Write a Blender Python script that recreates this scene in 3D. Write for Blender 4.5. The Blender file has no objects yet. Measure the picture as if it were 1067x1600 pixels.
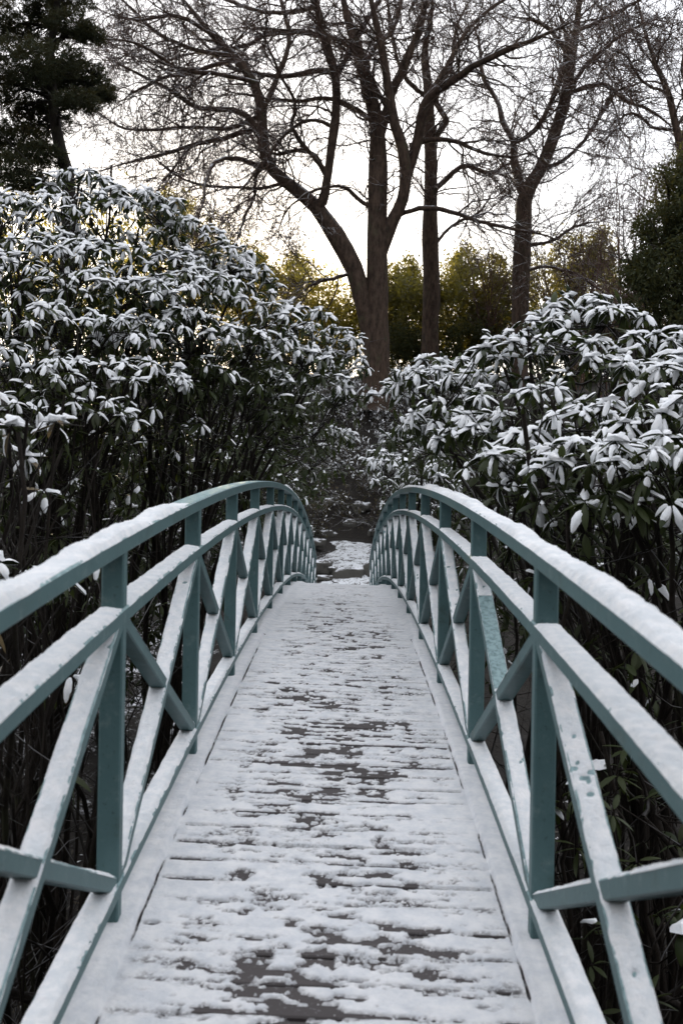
import bpy, math
import numpy as np
from mathutils import Matrix, Vector

R = math.radians
rng = np.random.default_rng(7)
scene = bpy.context.scene
COL = scene.collection

# ------------------------------------------------------------------ camera
CAM = np.array([0.042, 0.0, 1.6])
FPX = 1555.0                       # focal length in pixels of the 1067 x 1600 photograph
VPX, VPY = 540.0, 805.0            # where the bridge axis runs to
cam_data = bpy.data.cameras.new('camera')
cam = bpy.data.objects.new('camera', cam_data)
COL.objects.link(cam)
cam_data.sensor_fit = 'VERTICAL'
cam_data.sensor_height = 36.0
cam_data.lens = 35.0
cam_data.clip_start = 0.05
cam_data.clip_end = 2000.0
cam.location = CAM
cam.rotation_mode = 'XYZ'
pitch, yaw, roll = R(0.18), R(0.24), R(1.0)
m = Matrix.Rotation(yaw, 4, 'Z') @ Matrix.Rotation(R(90) + pitch, 4, 'X') @ Matrix.Rotation(roll, 4, 'Z')
cam.rotation_euler = m.to_euler('XYZ')
cam_data.dof.use_dof = True
cam_data.dof.focus_distance = 8.5
cam_data.dof.aperture_fstop = 4.5
scene.camera = cam

# ------------------------------------------------------------------ sky, sun, exposure
SUN_AZ, SUN_EL = R(-7), R(10.5)    # ahead of the camera, a little left, low
world = bpy.data.worlds.new('World')
scene.world = world
world.use_nodes = True
wn = world.node_tree
wn.nodes.clear()
sky = wn.nodes.new('ShaderNodeTexSky')
sky.sky_type = 'NISHITA'
sky.sun_disc = False
sky.sun_elevation = SUN_EL
sky.sun_rotation = SUN_AZ
sky.air_density = 1.0
sky.dust_density = 1.2
sky.ozone_density = 1.6
mixs = wn.nodes.new('ShaderNodeMix'); mixs.data_type = 'RGBA'
mixs.inputs[0].default_value = 0.60
mixs.inputs[7].default_value = (11.0, 10.9, 11.2, 1)     # thin white winter cloud veil
bg = wn.nodes.new('ShaderNodeBackground'); bg.inputs[1].default_value = 0.13
wo = wn.nodes.new('ShaderNodeOutputWorld')
wn.links.new(sky.outputs[0], mixs.inputs[6])
wn.links.new(mixs.outputs[2], bg.inputs[0])
wn.links.new(bg.outputs[0], wo.inputs[0])

sun_data = bpy.data.lights.new('sun', 'SUN')
sun_data.energy = 4.0
sun_data.angle = R(0.6)
sun_data.color = (1.0, 0.82, 0.55)
sun = bpy.data.objects.new('sun', sun_data)
COL.objects.link(sun)
sd = Vector((math.sin(SUN_AZ) * math.cos(SUN_EL), math.cos(SUN_AZ) * math.cos(SUN_EL), math.sin(SUN_EL)))
sun.rotation_euler = sd.to_track_quat('Z', 'Y').to_euler()
sun.location = (0, 0, 30)

vs = scene.view_settings
vs.view_transform = 'Standard'
vs.look = 'None'
vs.exposure = 0.75
vs.gamma = 1.0
vs.use_curve_mapping = False

# ------------------------------------------------------------------ small helpers
def P(px, py, D):
    """point at depth D (m) that lies on the line of sight of a photograph pixel"""
    return np.array([CAM[0] + (px - VPX) / FPX * D, D, CAM[2] - (py - VPY) / FPX * D])

def _hash(ix, iy, iz, seed):
    h = (ix.astype(np.int64) * 374761393 + iy.astype(np.int64) * 668265263 + iz.astype(np.int64) * 2147483647 + seed * 974634541) & 0x7fffffff
    h = ((h ^ (h >> 13)) * 1274126177) & 0x7fffffff
    return ((h ^ (h >> 16)) & 0xffffff) / float(0xffffff)

def vnoise(x, y, z=None, seed=0):
    x = np.asarray(x, float); y = np.asarray(y, float)
    z = np.zeros_like(x) if z is None else np.asarray(z, float)
    x0 = np.floor(x); y0 = np.floor(y); z0 = np.floor(z)
    fx, fy, fz = x - x0, y - y0, z - z0
    fx = fx * fx * (3 - 2 * fx); fy = fy * fy * (3 - 2 * fy); fz = fz * fz * (3 - 2 * fz)
    r = 0
    for dx in (0, 1):
        for dy in (0, 1):
            for dz in (0, 1):
                w = (fx if dx else 1 - fx) * (fy if dy else 1 - fy) * (fz if dz else 1 - fz)
                r = r + w * _hash(x0 + dx, y0 + dy, z0 + dz, seed)
    return r

def fbm(x, y, z=None, seed=0, octaves=4, gain=0.5):
    a, s, t = 1.0, 0.0, 0.0
    for o in range(octaves):
        k = 2.03 ** o
        s = s + a * vnoise(np.asarray(x) * k, np.asarray(y) * k, None if z is None else np.asarray(z) * k, seed + o * 17)
        t += a; a *= gain
    return s / t

def smooth01(a, b, x):
    t = np.clip((x - a) / (b - a), 0, 1)
    return t * t * (3 - 2 * t)

def norm(v):
    return v / np.maximum(np.linalg.norm(v, axis=-1, keepdims=True), 1e-9)

class MB:
    """collects vertex / face arrays, builds one mesh"""
    def __init__(self):
        self.v, self.q, self.t, self.n = [], [], [], 0
    def add(self, v, q=None, t=None):
        v = np.asarray(v, float).reshape(-1, 3)
        if q is not None and len(q): self.q.append(np.asarray(q, np.int64).reshape(-1, 4) + self.n)
        if t is not None and len(t): self.t.append(np.asarray(t, np.int64).reshape(-1, 3) + self.n)
        self.v.append(v); self.n += len(v)
    def mesh(self, name, mat, smooth=True):
        v = np.concatenate(self.v) if self.v else np.zeros((0, 3))
        q = np.concatenate(self.q) if self.q else np.zeros((0, 4), np.int64)
        t = np.concatenate(self.t) if self.t else np.zeros((0, 3), np.int64)
        me = bpy.data.meshes.new(name)
        me.vertices.add(len(v)); me.vertices.foreach_set('co', v.astype(np.float32).ravel())
        loops = np.concatenate([q.ravel(), t.ravel()]).astype(np.int32)
        me.loops.add(len(loops)); me.loops.foreach_set('vertex_index', loops)
        starts = np.concatenate([np.arange(len(q)) * 4, len(q) * 4 + np.arange(len(t)) * 3]).astype(np.int32)
        me.polygons.add(len(starts)); me.polygons.foreach_set('loop_start', starts)
        me.polygons.foreach_set('use_smooth', np.full(len(starts), bool(smooth)))
        me.update(calc_edges=True)
        if mat: me.materials.append(mat)
        return me
    def build(self, name, mat, parent=None, smooth=True):
        return link(name, self.mesh(name, mat, smooth), parent)

def link(name, me, parent=None):
    o = bpy.data.objects.new(name, me)
    COL.objects.link(o)
    if parent is not None:
        o.parent = parent
        o.matrix_parent_inverse = Matrix.Translation(-Vector(parent.location))
    return o

def empty(name, loc):
    o = bpy.data.objects.new(name, None)
    COL.objects.link(o)
    o.location = loc
    o.empty_display_size = 0.2
    return o

def tag(o, label=None, cat=None, group=None, kind=None):
    if label: o['label'] = label
    if cat: o['category'] = cat
    if group: o['group'] = group
    if kind: o['kind'] = kind
    return o

def tubes(mb, Pn, Rn, sides=5, cap=True):
    """Pn (M,N,3) poly lines, Rn (M,N) radii"""
    Pn = np.asarray(Pn, float); Rn = np.asarray(Rn, float)
    M, N, _ = Pn.shape
    if M == 0: return
    T = np.empty_like(Pn)
    T[:, 1:-1] = Pn[:, 2:] - Pn[:, :-2]
    T[:, 0] = Pn[:, 1] - Pn[:, 0]; T[:, -1] = Pn[:, -1] - Pn[:, -2]
    T = norm(T)
    ref = np.where(np.abs(norm(Pn[:, -1] - Pn[:, 0])[:, 2:3]) > 0.75, np.array([[0.3, 1.0, 0.0]]), np.array([[0.0, 0.1, 1.0]]))
    ref = np.repeat(ref[:, None, :], N, 1)
    U = norm(np.cross(T, ref)); V = np.cross(T, U)
    a = np.arange(sides) * 2 * math.pi / sides
    ring = Pn[:, :, None, :] + Rn[:, :, None, None] * (np.cos(a)[None, None, :, None] * U[:, :, None, :] + np.sin(a)[None, None, :, None] * V[:, :, None, :])
    idx = np.arange(M * N * sides).reshape(M, N, sides)
    nx = np.roll(idx, -1, axis=2)
    q = np.stack([idx[:, :-1], nx[:, :-1], nx[:, 1:], idx[:, 1:]], -1).reshape(-1, 4)
    mb.add(ring.reshape(-1, 3), q)

def resample(pts, n):
    """smooth polyline (Catmull-Rom) with n points, pts (K,d)"""
    pts = np.asarray(pts, float)
    ext = np.vstack([2 * pts[0] - pts[1], pts, 2 * pts[-1] - pts[-2]])
    seg = np.linalg.norm(np.diff(pts[:, :3], axis=0), axis=1)
    cum = np.concatenate([[0], np.cumsum(seg)])
    u = np.linspace(0, cum[-1], n)
    k = np.clip(np.searchsorted(cum, u, side='right') - 1, 0, len(pts) - 2)
    t = ((u - cum[k]) / np.maximum(seg[k], 1e-9))[:, None]
    p0, p1, p2, p3 = ext[k], ext[k + 1], ext[k + 2], ext[k + 3]
    return 0.5 * (2 * p1 + (p2 - p0) * t + (2 * p0 - 5 * p1 + 4 * p2 - p3) * t ** 2 + (3 * p1 - p0 - 3 * p2 + p3) * t ** 3)

# ------------------------------------------------------------------ materials
def new_mat(name):
    mt = bpy.data.materials.new(name); mt.use_nodes = True
    nt = mt.node_tree
    return mt, nt, nt.nodes['Principled BSDF']

def nd(nt, t, **kw):
    n = nt.nodes.new(t)
    for k, v in kw.items(): setattr(n, k, v)
    return n

def ramp(nt, stops):
    r = nd(nt, 'ShaderNodeValToRGB')
    el = r.color_ramp.elements
    el[0].position, el[0].color = stops[0][0], stops[0][1]
    el[1].position, el[1].color = stops[-1][0], stops[-1][1]
    for p, c in stops[1:-1]:
        e = el.new(p); e.color = c
    return r

def noise(nt, scale, detail=4, rough=0.6, coord='Object', vec=None):
    n = nd(nt, 'ShaderNodeTexNoise')
    n.inputs['Scale'].default_value = scale
    n.inputs['Detail'].default_value = detail
    n.inputs['Roughness'].default_value = rough
    if vec is None:
        tc = nd(nt, 'ShaderNodeNewGeometry'); nt.links.new(tc.outputs['Position'], n.inputs['Vector'])
    else:
        nt.links.new(vec, n.inputs['Vector'])
    return n

def bump(nt, bs, height, strength=0.3, dist=0.01):
    b = nd(nt, 'ShaderNodeBump')
    b.inputs['Strength'].default_value = strength
    b.inputs['Distance'].default_value = dist
    nt.links.new(height, b.inputs['Height'])
    nt.links.new(b.outputs[0], bs.inputs['Normal'])
    return b

def mixc(nt, fac, a, b):
    mx = nd(nt, 'ShaderNodeMix', data_type='RGBA')
    for sock, val in ((mx.inputs[0], fac), (mx.inputs[6], a), (mx.inputs[7], b)):
        if isinstance(val, (int, float)): sock.default_value = val
        elif isinstance(val, tuple): sock.default_value = val
        else: nt.links.new(val, sock)
    return mx.outputs[2]

def math_n(nt, op, a, b=None, c=None):
    n = nd(nt, 'ShaderNodeMath', operation=op)
    for i, v in enumerate((a, b, c)):
        if v is None: continue
        if isinstance(v, (int, float)): n.inputs[i].default_value = v
        else: nt.links.new(v, n.inputs[i])
    return n.outputs[0]

def maprange(nt, v, a, b, lo=0.0, hi=1.0):
    n = nd(nt, 'ShaderNodeMapRange'); n.interpolation_type = 'SMOOTHSTEP'
    nt.links.new(v, n.inputs[0])
    n.inputs[1].default_value = a; n.inputs[2].default_value = b
    n.inputs[3].default_value = lo; n.inputs[4].default_value = hi
    return n.outputs[0]

def up_z(nt):
    g = nd(nt, 'ShaderNodeNewGeometry'); s = nd(nt, 'ShaderNodeSeparateXYZ')
    nt.links.new(g.outputs['Normal'], s.inputs[0])
    return s.outputs[2]

SNOW = (0.80, 0.82, 0.86, 1)

def mat_snow(name='snow', st=0.6, di=0.009, lo=(0.76, 0.79, 0.82, 1)):
    mt, nt, b = new_mat(name)
    n1 = noise(nt, 80, 6, 0.75); n2 = noise(nt, 22, 5, 0.7)
    b.inputs['Base Color'].default_value = SNOW
    nt.links.new(mixc(nt, maprange(nt, n2.outputs[0], 0.35, 0.7), lo, (0.89, 0.895, 0.90, 1)), b.inputs['Base Color'])
    b.inputs['Roughness'].default_value = 0.75
    b.inputs['Specular IOR Level'].default_value = 0.25
    bump(nt, b, n1.outputs[0], st, di)
    return mt

def mat_deck_snow():
    mt, nt, b = new_mat('trodden_snow')
    n1 = noise(nt, 70, 6, 0.75); n2 = noise(nt, 14, 6, 0.72); n3 = noise(nt, 60, 6, 0.8)
    c = mixc(nt, maprange(nt, n2.outputs[0], 0.3, 0.7), (0.68, 0.71, 0.75, 1), (0.88, 0.885, 0.895, 1))
    at = nd(nt, 'ShaderNodeAttribute', attribute_name='thin')
    w = math_n(nt, 'MULTIPLY', at.outputs['Fac'], maprange(nt, n3.outputs[0], 0.42, 0.54))
    c = mixc(nt, w, c, (0.058, 0.048, 0.048, 1))          # thin slush lets the wet boards show
    nt.links.new(c, b.inputs['Base Color'])
    b.inputs['Roughness'].default_value = 0.7
    b.inputs['Specular IOR Level'].default_value = 0.3
    bump(nt, b, n1.outputs[0], 0.8, 0.012)
    return mt

def mat_paint():
    mt, nt, b = new_mat('teal_paint')
    n1 = noise(nt, 6, 5); n2 = noise(nt, 60, 4, 0.7)
    c = mixc(nt, n1.outputs[0], (0.050, 0.100, 0.106, 1), (0.082, 0.148, 0.152, 1))
    c = mixc(nt, maprange(nt, n2.outputs[0], 0.58, 0.74, 0, 0.7), c, (0.028, 0.046, 0.046, 1))
    n4 = noise(nt, 17, 6, 0.75)
    c = mixc(nt, maprange(nt, n4.outputs[0], 0.52, 0.72, 0, 0.55), c, (0.15, 0.205, 0.205, 1))      # chalky, weathered patches
    n5 = noise(nt, 4, 6, 0.7)
    c = mixc(nt, maprange(nt, n5.outputs[0], 0.55, 0.7, 0, 0.5), c, (0.040, 0.062, 0.052, 1))       # algae and grime
    uz = up_z(nt)
    fr = math_n(nt, 'MULTIPLY', maprange(nt, uz, 0.10, 0.6), maprange(nt, n2.outputs[0], 0.30, 0.62, 0.12, 0.6))
    c = mixc(nt, fr, c, (0.36, 0.50, 0.52, 1))        # hoar frost on upper faces
    nt.links.new(c, b.inputs['Base Color'])
    b.inputs['Roughness'].default_value = 0.5
    b.inputs['Specular IOR Level'].default_value = 0.3
    bump(nt, b, n2.outputs[0], 0.2, 0.004)
    return mt

def mat_plank():
    mt, nt, b = new_mat('wet_wood')
    g = nd(nt, 'ShaderNodeNewGeometry'); mp = nd(nt, 'ShaderNodeMapping')
    mp.inputs['Scale'].default_value = (3, 45, 20)
    nt.links.new(g.outputs['Position'], mp.inputs['Vector'])
    n1 = noise(nt, 1.0, 6, 0.7, vec=mp.outputs[0]); n2 = noise(nt, 70, 4, 0.7)
    oi = nd(nt, 'ShaderNodeObjectInfo')
    c = mixc(nt, n1.outputs[0], (0.018, 0.0145, 0.015, 1), (0.050, 0.040, 0.039, 1))
    c = mixc(nt, maprange(nt, oi.outputs['Random'], 0.0, 1.0, 0, 0.35), c, (0.07, 0.06, 0.06, 1))
    c = mixc(nt, maprange(nt, n2.outputs[0], 0.58, 0.74, 0, 0.35), c, (0.55, 0.57, 0.6, 1))   # frost crystals
    nt.links.new(c, b.inputs['Base Color'])
    b.inputs['Roughness'].default_value = 0.62
    bump(nt, b, n1.outputs[0], 0.4, 0.004)
    return mt

def mat_bark(name, dark, light, snow=0.5, scale=9.0):
    mt, nt, b = new_mat(name)
    g = nd(nt, 'ShaderNodeNewGeometry'); mp = nd(nt, 'ShaderNodeMapping')
    mp.inputs['Scale'].default_value = (1, 1, 0.35)
    nt.links.new(g.outputs['Position'], mp.inputs['Vector'])
    n1 = noise(nt, scale, 6, 0.7, vec=mp.outputs[0]); n2 = noise(nt, 2.5, 4)
    c = mixc(nt, maprange(nt, n1.outputs[0], 0.3, 0.7), dark, light)
    c = mixc(nt, maprange(nt, n2.outputs[0], 0.55, 0.75, 0, 0.5), c, (0.055, 0.06, 0.03, 1))
    if snow > 0:
        f = math_n(nt, 'MULTIPLY', maprange(nt, up_z(nt), 0.35, 0.8), maprange(nt, n2.outputs[0], 0.42, 0.6, 0, snow))
        c = mixc(nt, f, c, SNOW)
    nt.links.new(c, b.inputs['Base Color'])
    b.inputs['Roughness'].default_value = 0.85
    b.inputs['Specular IOR Level'].default_value = 0.2
    bump(nt, b, n1.outputs[0], 0.6, 0.03)
    return mt

def mat_leaf(name, cols, trans, tfac, rough=0.45, spec=0.35):
    mt, nt, b = new_mat(name)
    g = nd(nt, 'ShaderNodeNewGeometry')
    r = ramp(nt, [(i / (len(cols) - 1), c) for i, c in enumerate(cols)])
    nt.links.new(g.outputs['Random Per Island'], r.inputs[0])
    n1 = noise(nt, 30, 3)
    c = mixc(nt, maprange(nt, n1.outputs[0], 0.4, 0.7, 0, 0.4), r.outputs[0], (0.03, 0.035, 0.015, 1))
    nt.links.new(c, b.inputs['Base Color'])
    b.inputs['Roughness'].default_value = rough
    b.inputs['Specular IOR Level'].default_value = spec
    tr = nd(nt, 'ShaderNodeBsdfTranslucent'); tr.inputs[0].default_value = trans
    mx = nd(nt, 'ShaderNodeMixShader'); mx.inputs[0].default_value = tfac
    out = nt.nodes['Material Output']
    nt.links.new(b.outputs[0], mx.inputs[1]); nt.links.new(tr.outputs[0], mx.inputs[2])
    nt.links.new(mx.outputs[0], out.inputs['Surface'])
    return mt

def mat_ground():
    mt, nt, b = new_mat('woodland_floor')
    at = nd(nt, 'ShaderNodeAttribute', attribute_name='snowy')
    n1 = noise(nt, 1.7, 6, 0.7); n2 = noise(nt, 14, 6, 0.75); n3 = noise(nt, 45, 4, 0.7)
    c = mixc(nt, maprange(nt, n2.outputs[0], 0.3, 0.7), (0.008, 0.0065, 0.005, 1), (0.022, 0.017, 0.012, 1))
    s = math_n(nt, 'ADD', math_n(nt, 'MULTIPLY', n1.outputs[0], 0.5), math_n(nt, 'MULTIPLY', n2.outputs[0], 0.5))
    s = math_n(nt, 'ADD', s, math_n(nt, 'SUBTRACT', at.outputs['Fac'], 0.5))
    c = mixc(nt, maprange(nt, s, 0.50, 0.60), c, SNOW)
    nt.links.new(c, b.inputs['Base Color'])
    b.inputs['Roughness'].default_value = 0.9
    bump(nt, b, n2.outputs[0], 0.8, 0.08)
    return mt

def mat_rock():
    mt, nt, b = new_mat('mossy_rock')
    n1 = noise(nt, 6, 6, 0.7); n2 = noise(nt, 25, 5, 0.7)
    c = mixc(nt, n1.outputs[0], (0.035, 0.033, 0.028, 1), (0.11, 0.105, 0.09, 1))
    f = math_n(nt, 'MULTIPLY', maprange(nt, up_z(nt), 0.45, 0.8), maprange(nt, n1.outputs[0], 0.40, 0.52))
    c = mixc(nt, f, c, SNOW)
    nt.links.new(c, b.inputs['Base Color'])
    b.inputs['Roughness'].default_value = 0.85
    bump(nt, b, n2.outputs[0], 0.7, 0.04)
    return mt

def mat_path():
    mt, nt, b = new_mat('trodden_path')
    n1 = noise(nt, 3.5, 6, 0.75); n2 = noise(nt, 16, 6, 0.8)
    s_ = math_n(nt, 'ADD', math_n(nt, 'MULTIPLY', n1.outputs[0], 0.5), math_n(nt, 'MULTIPLY', n2.outputs[0], 0.5))
    c = mixc(nt, maprange(nt, s_, 0.50, 0.57), (0.72, 0.75, 0.78, 1), (0.05, 0.042, 0.034, 1))
    nt.links.new(c, b.inputs['Base Color'])
    b.inputs['Roughness'].default_value = 0.85
    bump(nt, b, n2.outputs[0], 0.8, 0.05)
    return mt
M_PATH = mat_path()
M_SNOW = mat_snow()
M_RSNOW = mat_snow('grainy_rail_snow', 0.85, 0.012, (0.72, 0.76, 0.79, 1))
M_DSNOW = mat_deck_snow()
M_PAINT = mat_paint()
M_PLANK = mat_plank()
M_BEECH = mat_bark('beech_bark', (0.020, 0.0135, 0.010, 1), (0.078, 0.052, 0.037, 1), 0.8)
M_TWIG = mat_bark('twig_bark', (0.046, 0.026, 0.020, 1), (0.105, 0.062, 0.047, 1), 0.4)
M_STEM = mat_bark('shrub_bark', (0.008, 0.006, 0.0045, 1), (0.021, 0.016, 0.012, 1), 0.15, 30)
M_RHODO = mat_leaf('rhododendron_leaf', [(0.010, 0.017, 0.006, 1), (0.017, 0.027, 0.009, 1), (0.034, 0.045, 0.014, 1), (0.020, 0.024, 0.009, 1)], (0.12, 0.16, 0.03, 1), 0.12, 0.5, 0.22)
M_DEAD = mat_leaf('withered_leaf', [(0.09, 0.06, 0.025, 1), (0.12, 0.085, 0.035, 1)], (0.3, 0.2, 0.06, 1), 0.15)
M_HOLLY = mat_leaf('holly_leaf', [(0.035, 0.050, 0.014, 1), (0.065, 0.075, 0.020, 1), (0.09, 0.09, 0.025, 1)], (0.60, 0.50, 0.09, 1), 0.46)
M_HOLLYD = mat_leaf('shaded_holly_leaf', [(0.018, 0.027, 0.009, 1), (0.036, 0.043, 0.013, 1), (0.075, 0.070, 0.02, 1)], (0.42, 0.36, 0.06, 1), 0.34)  # same holly out of the sun: its shade is put into darker leaf colours
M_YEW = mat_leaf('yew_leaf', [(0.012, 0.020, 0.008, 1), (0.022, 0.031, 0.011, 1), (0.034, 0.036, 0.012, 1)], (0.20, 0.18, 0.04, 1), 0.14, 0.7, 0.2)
M_PINE = mat_leaf('pine_needle', [(0.012, 0.020, 0.010, 1), (0.022, 0.032, 0.013, 1)], (0.20, 0.15, 0.04, 1), 0.10, 0.6, 0.2)
M_UNDER = mat_leaf('undergrowth_leaf', [(0.03, 0.03, 0.015, 1), (0.06, 0.055, 0.025, 1), (0.09, 0.06, 0.03, 1)], (0.2, 0.18, 0.05, 1), 0.15)
M_LITTER = mat_leaf('leaf_litter', [(0.018, 0.014, 0.010, 1), (0.040, 0.028, 0.018, 1), (0.060, 0.045, 0.030, 1)], (0.1, 0.07, 0.03, 1), 0.05)
M_GROUND = mat_ground()
M_ROCK = mat_rock()

# ------------------------------------------------------------------ ground
KY = [-90, -34, -5, -2, 0, 2, 5, 10, 15, 19, 21.5, 22.5, 24, 24.9, 25.05, 29, 30, 34, 42, 60, 100, 300]
KZ = [34.0, 25.0, 0.6, -0.05, -0.25, -1.3, -2.3, -2.7, -2.3, -1.5, -0.9, -0.64, -0.03, 0.0, 0.16, 0.85, 1.5, 5.5, 7.5, 9.5, 11, 20]  # unseen steep rise behind the camera, added to cut sky light from the back
def gz(x, y):
    x = np.asarray(x, float); y = np.asarray(y, float)
    z = np.interp(y, KY, KZ)
    side = np.clip(np.abs(x) - 2.6, 0, 9)
    w = smooth01(-2, 3, y) * (1 - smooth01(23, 40, y))
    z = z + w * side * 0.34
    bank = smooth01(0.9, 2.6, np.abs(x - 0.2)) * smooth01(20, 24, y) * (1 - smooth01(27.5, 31, y))
    z = z + bank * 0.9
    path = (1 - smooth01(0.7, 1.4, np.abs(x - 0.2))) * smooth01(20.5, 22, y) * (1 - smooth01(28, 30, y))
    n = (fbm(x * 0.5, y * 0.5, seed=3) - 0.5) * 0.7 + (fbm(x * 2.3, y * 2.3, seed=9) - 0.5) * 0.22
    return z + n * (1 - 0.88 * path)

def grid_mesh(xs, ys, zf):
    X, Y = np.meshgrid(xs, ys)
    Z = zf(X, Y)
    v = np.stack([X, Y, Z], -1).reshape(-1, 3)
    ny, nx = X.shape
    i = np.arange(ny * nx).reshape(ny, nx)
    q = np.stack([i[:-1, :-1], i[:-1, 1:], i[1:, 1:], i[1:, :-1]], -1).reshape(-1, 4)
    return v, q, X, Y

xs = np.unique(np.round(np.concatenate([np.linspace(-300, -20, 20), np.arange(-20, -5, 0.5), np.arange(-5, 5, 0.15), np.arange(5, 20, 0.6), np.linspace(20, 300, 20)]), 4))
ys = np.unique(np.round(np.concatenate([np.linspace(-90, -3, 40), np.arange(-3, 35, 0.15), np.arange(35, 60, 0.6), np.linspace(60, 300, 20)]), 4))
v, q, X, Y = grid_mesh(xs, ys, gz)
mb = MB(); mb.add(v, q)
ground = mb.build('ground', M_GROUND)
shel = 0.34 + 0.14 * smooth01(16, 24, Y) - 0.10 * smooth01(27, 29, Y) + 0.08 * smooth01(36, 40, Y)
shel = shel - 0.14 * smooth01(0.8, 2.0, np.abs(X)) * (1 - smooth01(10, 14, Y)) * smooth01(0, 2, Y)
shel = shel + 0.16 * smooth01(-2.0, -3.0, X) * smooth01(9.5, 11, Y) * (1 - smooth01(18, 22, Y))
at = ground.data.attributes.new('snowy', 'FLOAT', 'POINT')
at.data.foreach_set('value', shel.ravel().astype(np.float32))
tag(ground, kind='structure')

# snowy path on the far bank
xs2 = np.linspace(-1, 1, 41); ys2 = np.arange(22.3, 28.6, 0.07)
def pathf():
    U, Yp = np.meshgrid(xs2, ys2)
    wl = 0.85 + 0.8 * (fbm(Yp * 0.9, U * 0, seed=31) - 0.5)
    wr = 1.0 + 0.8 * (fbm(Yp * 0.9, U * 0 + 5, seed=33) - 0.5)
    Xp = 0.1 + 0.10 * np.clip(Yp - 25, 0, 5) + np.where(U < 0, U * wl, U * wr)
    edge = 1 - np.abs(U) ** 6
    Zp = gz(Xp, Yp) + 0.055 * edge - 0.02 + 0.13 * (fbm(Xp * 3.2, Yp * 3.2, seed=40) - 0.5)
    return Xp, Yp, Zp
Xp, Yp, Zp = pathf()
i = np.arange(Xp.size).reshape(Xp.shape)
mb = MB(); mb.add(np.stack([Xp, Yp, Zp], -1).reshape(-1, 3), np.stack([i[:-1, :-1], i[:-1, 1:], i[1:, 1:], i[1:, :-1]], -1).reshape(-1, 4))
tag(mb.build('path', M_PATH), kind='structure')

# ------------------------------------------------------------------ the footbridge
S = 1.5
I0, I1 = -1, 14
TILT = math.tan(R(1.1))
def yi(i): return (i + 0.957) * S
def zrail(y):                        # centre of the bottom rail on the bridge's centre line
    i = np.asarray(y, float) / S - 0.957
    return CAM[2] - (0.748 + np.where(i < 6, 0.0148, 0.0195) * (i - 6.0) ** 2)
def zb(x, y, off): return zrail(y) + off - x * TILT
OFF_DECK, OFF_MID, OFF_TOP = -0.124, 0.801, 1.014

bridge = empty('footbridge', (0, 10.0, float(zrail(10.0)) + OFF_DECK - 0.2))
tag(bridge, 'arched teal-painted wooden footbridge with cross-braced railings under fresh snow', 'bridge')

def chamfer_section(w, h, c):
    return np.array([(-w / 2 + c, -h / 2), (w / 2 - c, -h / 2), (w / 2, -h / 2 + c), (w / 2, h / 2 - c), (w / 2 - c, h / 2), (-w / 2 + c, h / 2), (-w / 2, h / 2 - c), (-w / 2, -h / 2 + c)])

def bar(mb, pts, lat, up, w, h, c=0.004):
    """sweep a chamfered rectangle along pts; lat (3,) lateral axis, up (N,3)"""
    pts = np.asarray(pts, float); n = len(pts)
    sec = chamfer_section(w, h, c)
    lat = np.asarray(lat, float); up = np.broadcast_to(np.asarray(up, float), pts.shape)
    v = pts[:, None, :] + sec[None, :, 0:1] * lat[None, None, :] + sec[None, :, 1:2] * up[:, None, :]
    k = len(sec); idx = np.arange(n * k).reshape(n, k); nx = np.roll(idx, -1, 1)
    q = np.stack([idx[:-1], nx[:-1], nx[1:], idx[1:]], -1).reshape(-1, 4)
    caps = []
    for e, ii in ((0, idx[0][::-1]), (1, idx[-1])):
        caps += [(ii[0], ii[1], ii[2], ii[3]), (ii[0], ii[3], ii[4], ii[7]), (ii[4], ii[5], ii[6], ii[7])]
    mb.add(v.reshape(-1, 3), np.concatenate([q, np.array(caps)]))

LAT = np.array([1.0, 0.0, -TILT])

def snow_strip(pts, ups, width, base, seed, amount, over=0.005, rough=1.3, nx=9):
    """lumpy snow lying on the top face of a bar; amount(y) scales it, below zero it is bare"""
    pts = np.asarray(pts, float); n = len(pts)
    ln = np.concatenate([[0], np.cumsum(np.linalg.norm(np.diff(pts, axis=0), axis=1))])
    u = np.linspace(-1, 1, nx)
    Sg, U = np.meshgrid(ln, u, indexing='ij')
    lat_n = U * width / 2
    big = fbm(Sg * 5 + seed * 3.1, lat_n * 9 + seed, seed=seed, octaves=3)
    fine = fbm(Sg * 42, lat_n * 42 + seed * 7, seed=seed + 5, octaves=4, gain=0.7)
    edge_n = fbm(Sg * 15, np.sign(U) * 3 + seed, seed=seed + 9, octaves=4, gain=0.65)
    am = amount(pts, ln)[:, None]
    T = base * ((0.45 + 1.1 * big) * am + rough * (fine - 0.5) * 1.4 * np.clip(am, 0, 1))
    ends = np.clip(np.minimum(Sg - 0.0, ln[-1] - Sg) / 0.03, 0, 1) ** 0.5
    prof = np.clip(1 - np.abs(U) ** 3.2, 0, 1) ** 0.6
    H = np.where(T > 0.0015, T * prof * ends, -0.006)
    H = np.where(np.abs(U) > 0.98, -0.005, H)
    L = lat_n * (1 + over / width * 2 * (edge_n - 0.35) * (np.abs(U) > 0.6))
    vv = pts[:, None, :] + L[:, :, None] * LAT[None, None, :] + H[:, :, None] * ups[:, None, :]
    idx = np.arange(n * nx).reshape(n, nx)
    q = np.stack([idx[:-1, :-1], idx[:-1, 1:], idx[1:, 1:], idx[1:, :-1]], -1).reshape(-1, 4)
    mb = MB(); mb.add(vv.reshape(-1, 3), q)
    return mb

def ysamp(y0, y1):
    out = [y0]; y = y0
    while y < y1:
        y += 0.010 if y < 5 else (0.020 if y < 9 else 0.06)
        out.append(min(y, y1))
    return np.array(out)

y_start, y_end = yi(I0) - 0.15, yi(I1) + 0.12
yy = np.linspace(y_start, y_end, 150)
UPV = np.array([TILT, 0, 1.0])
XC = 0.634

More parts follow.
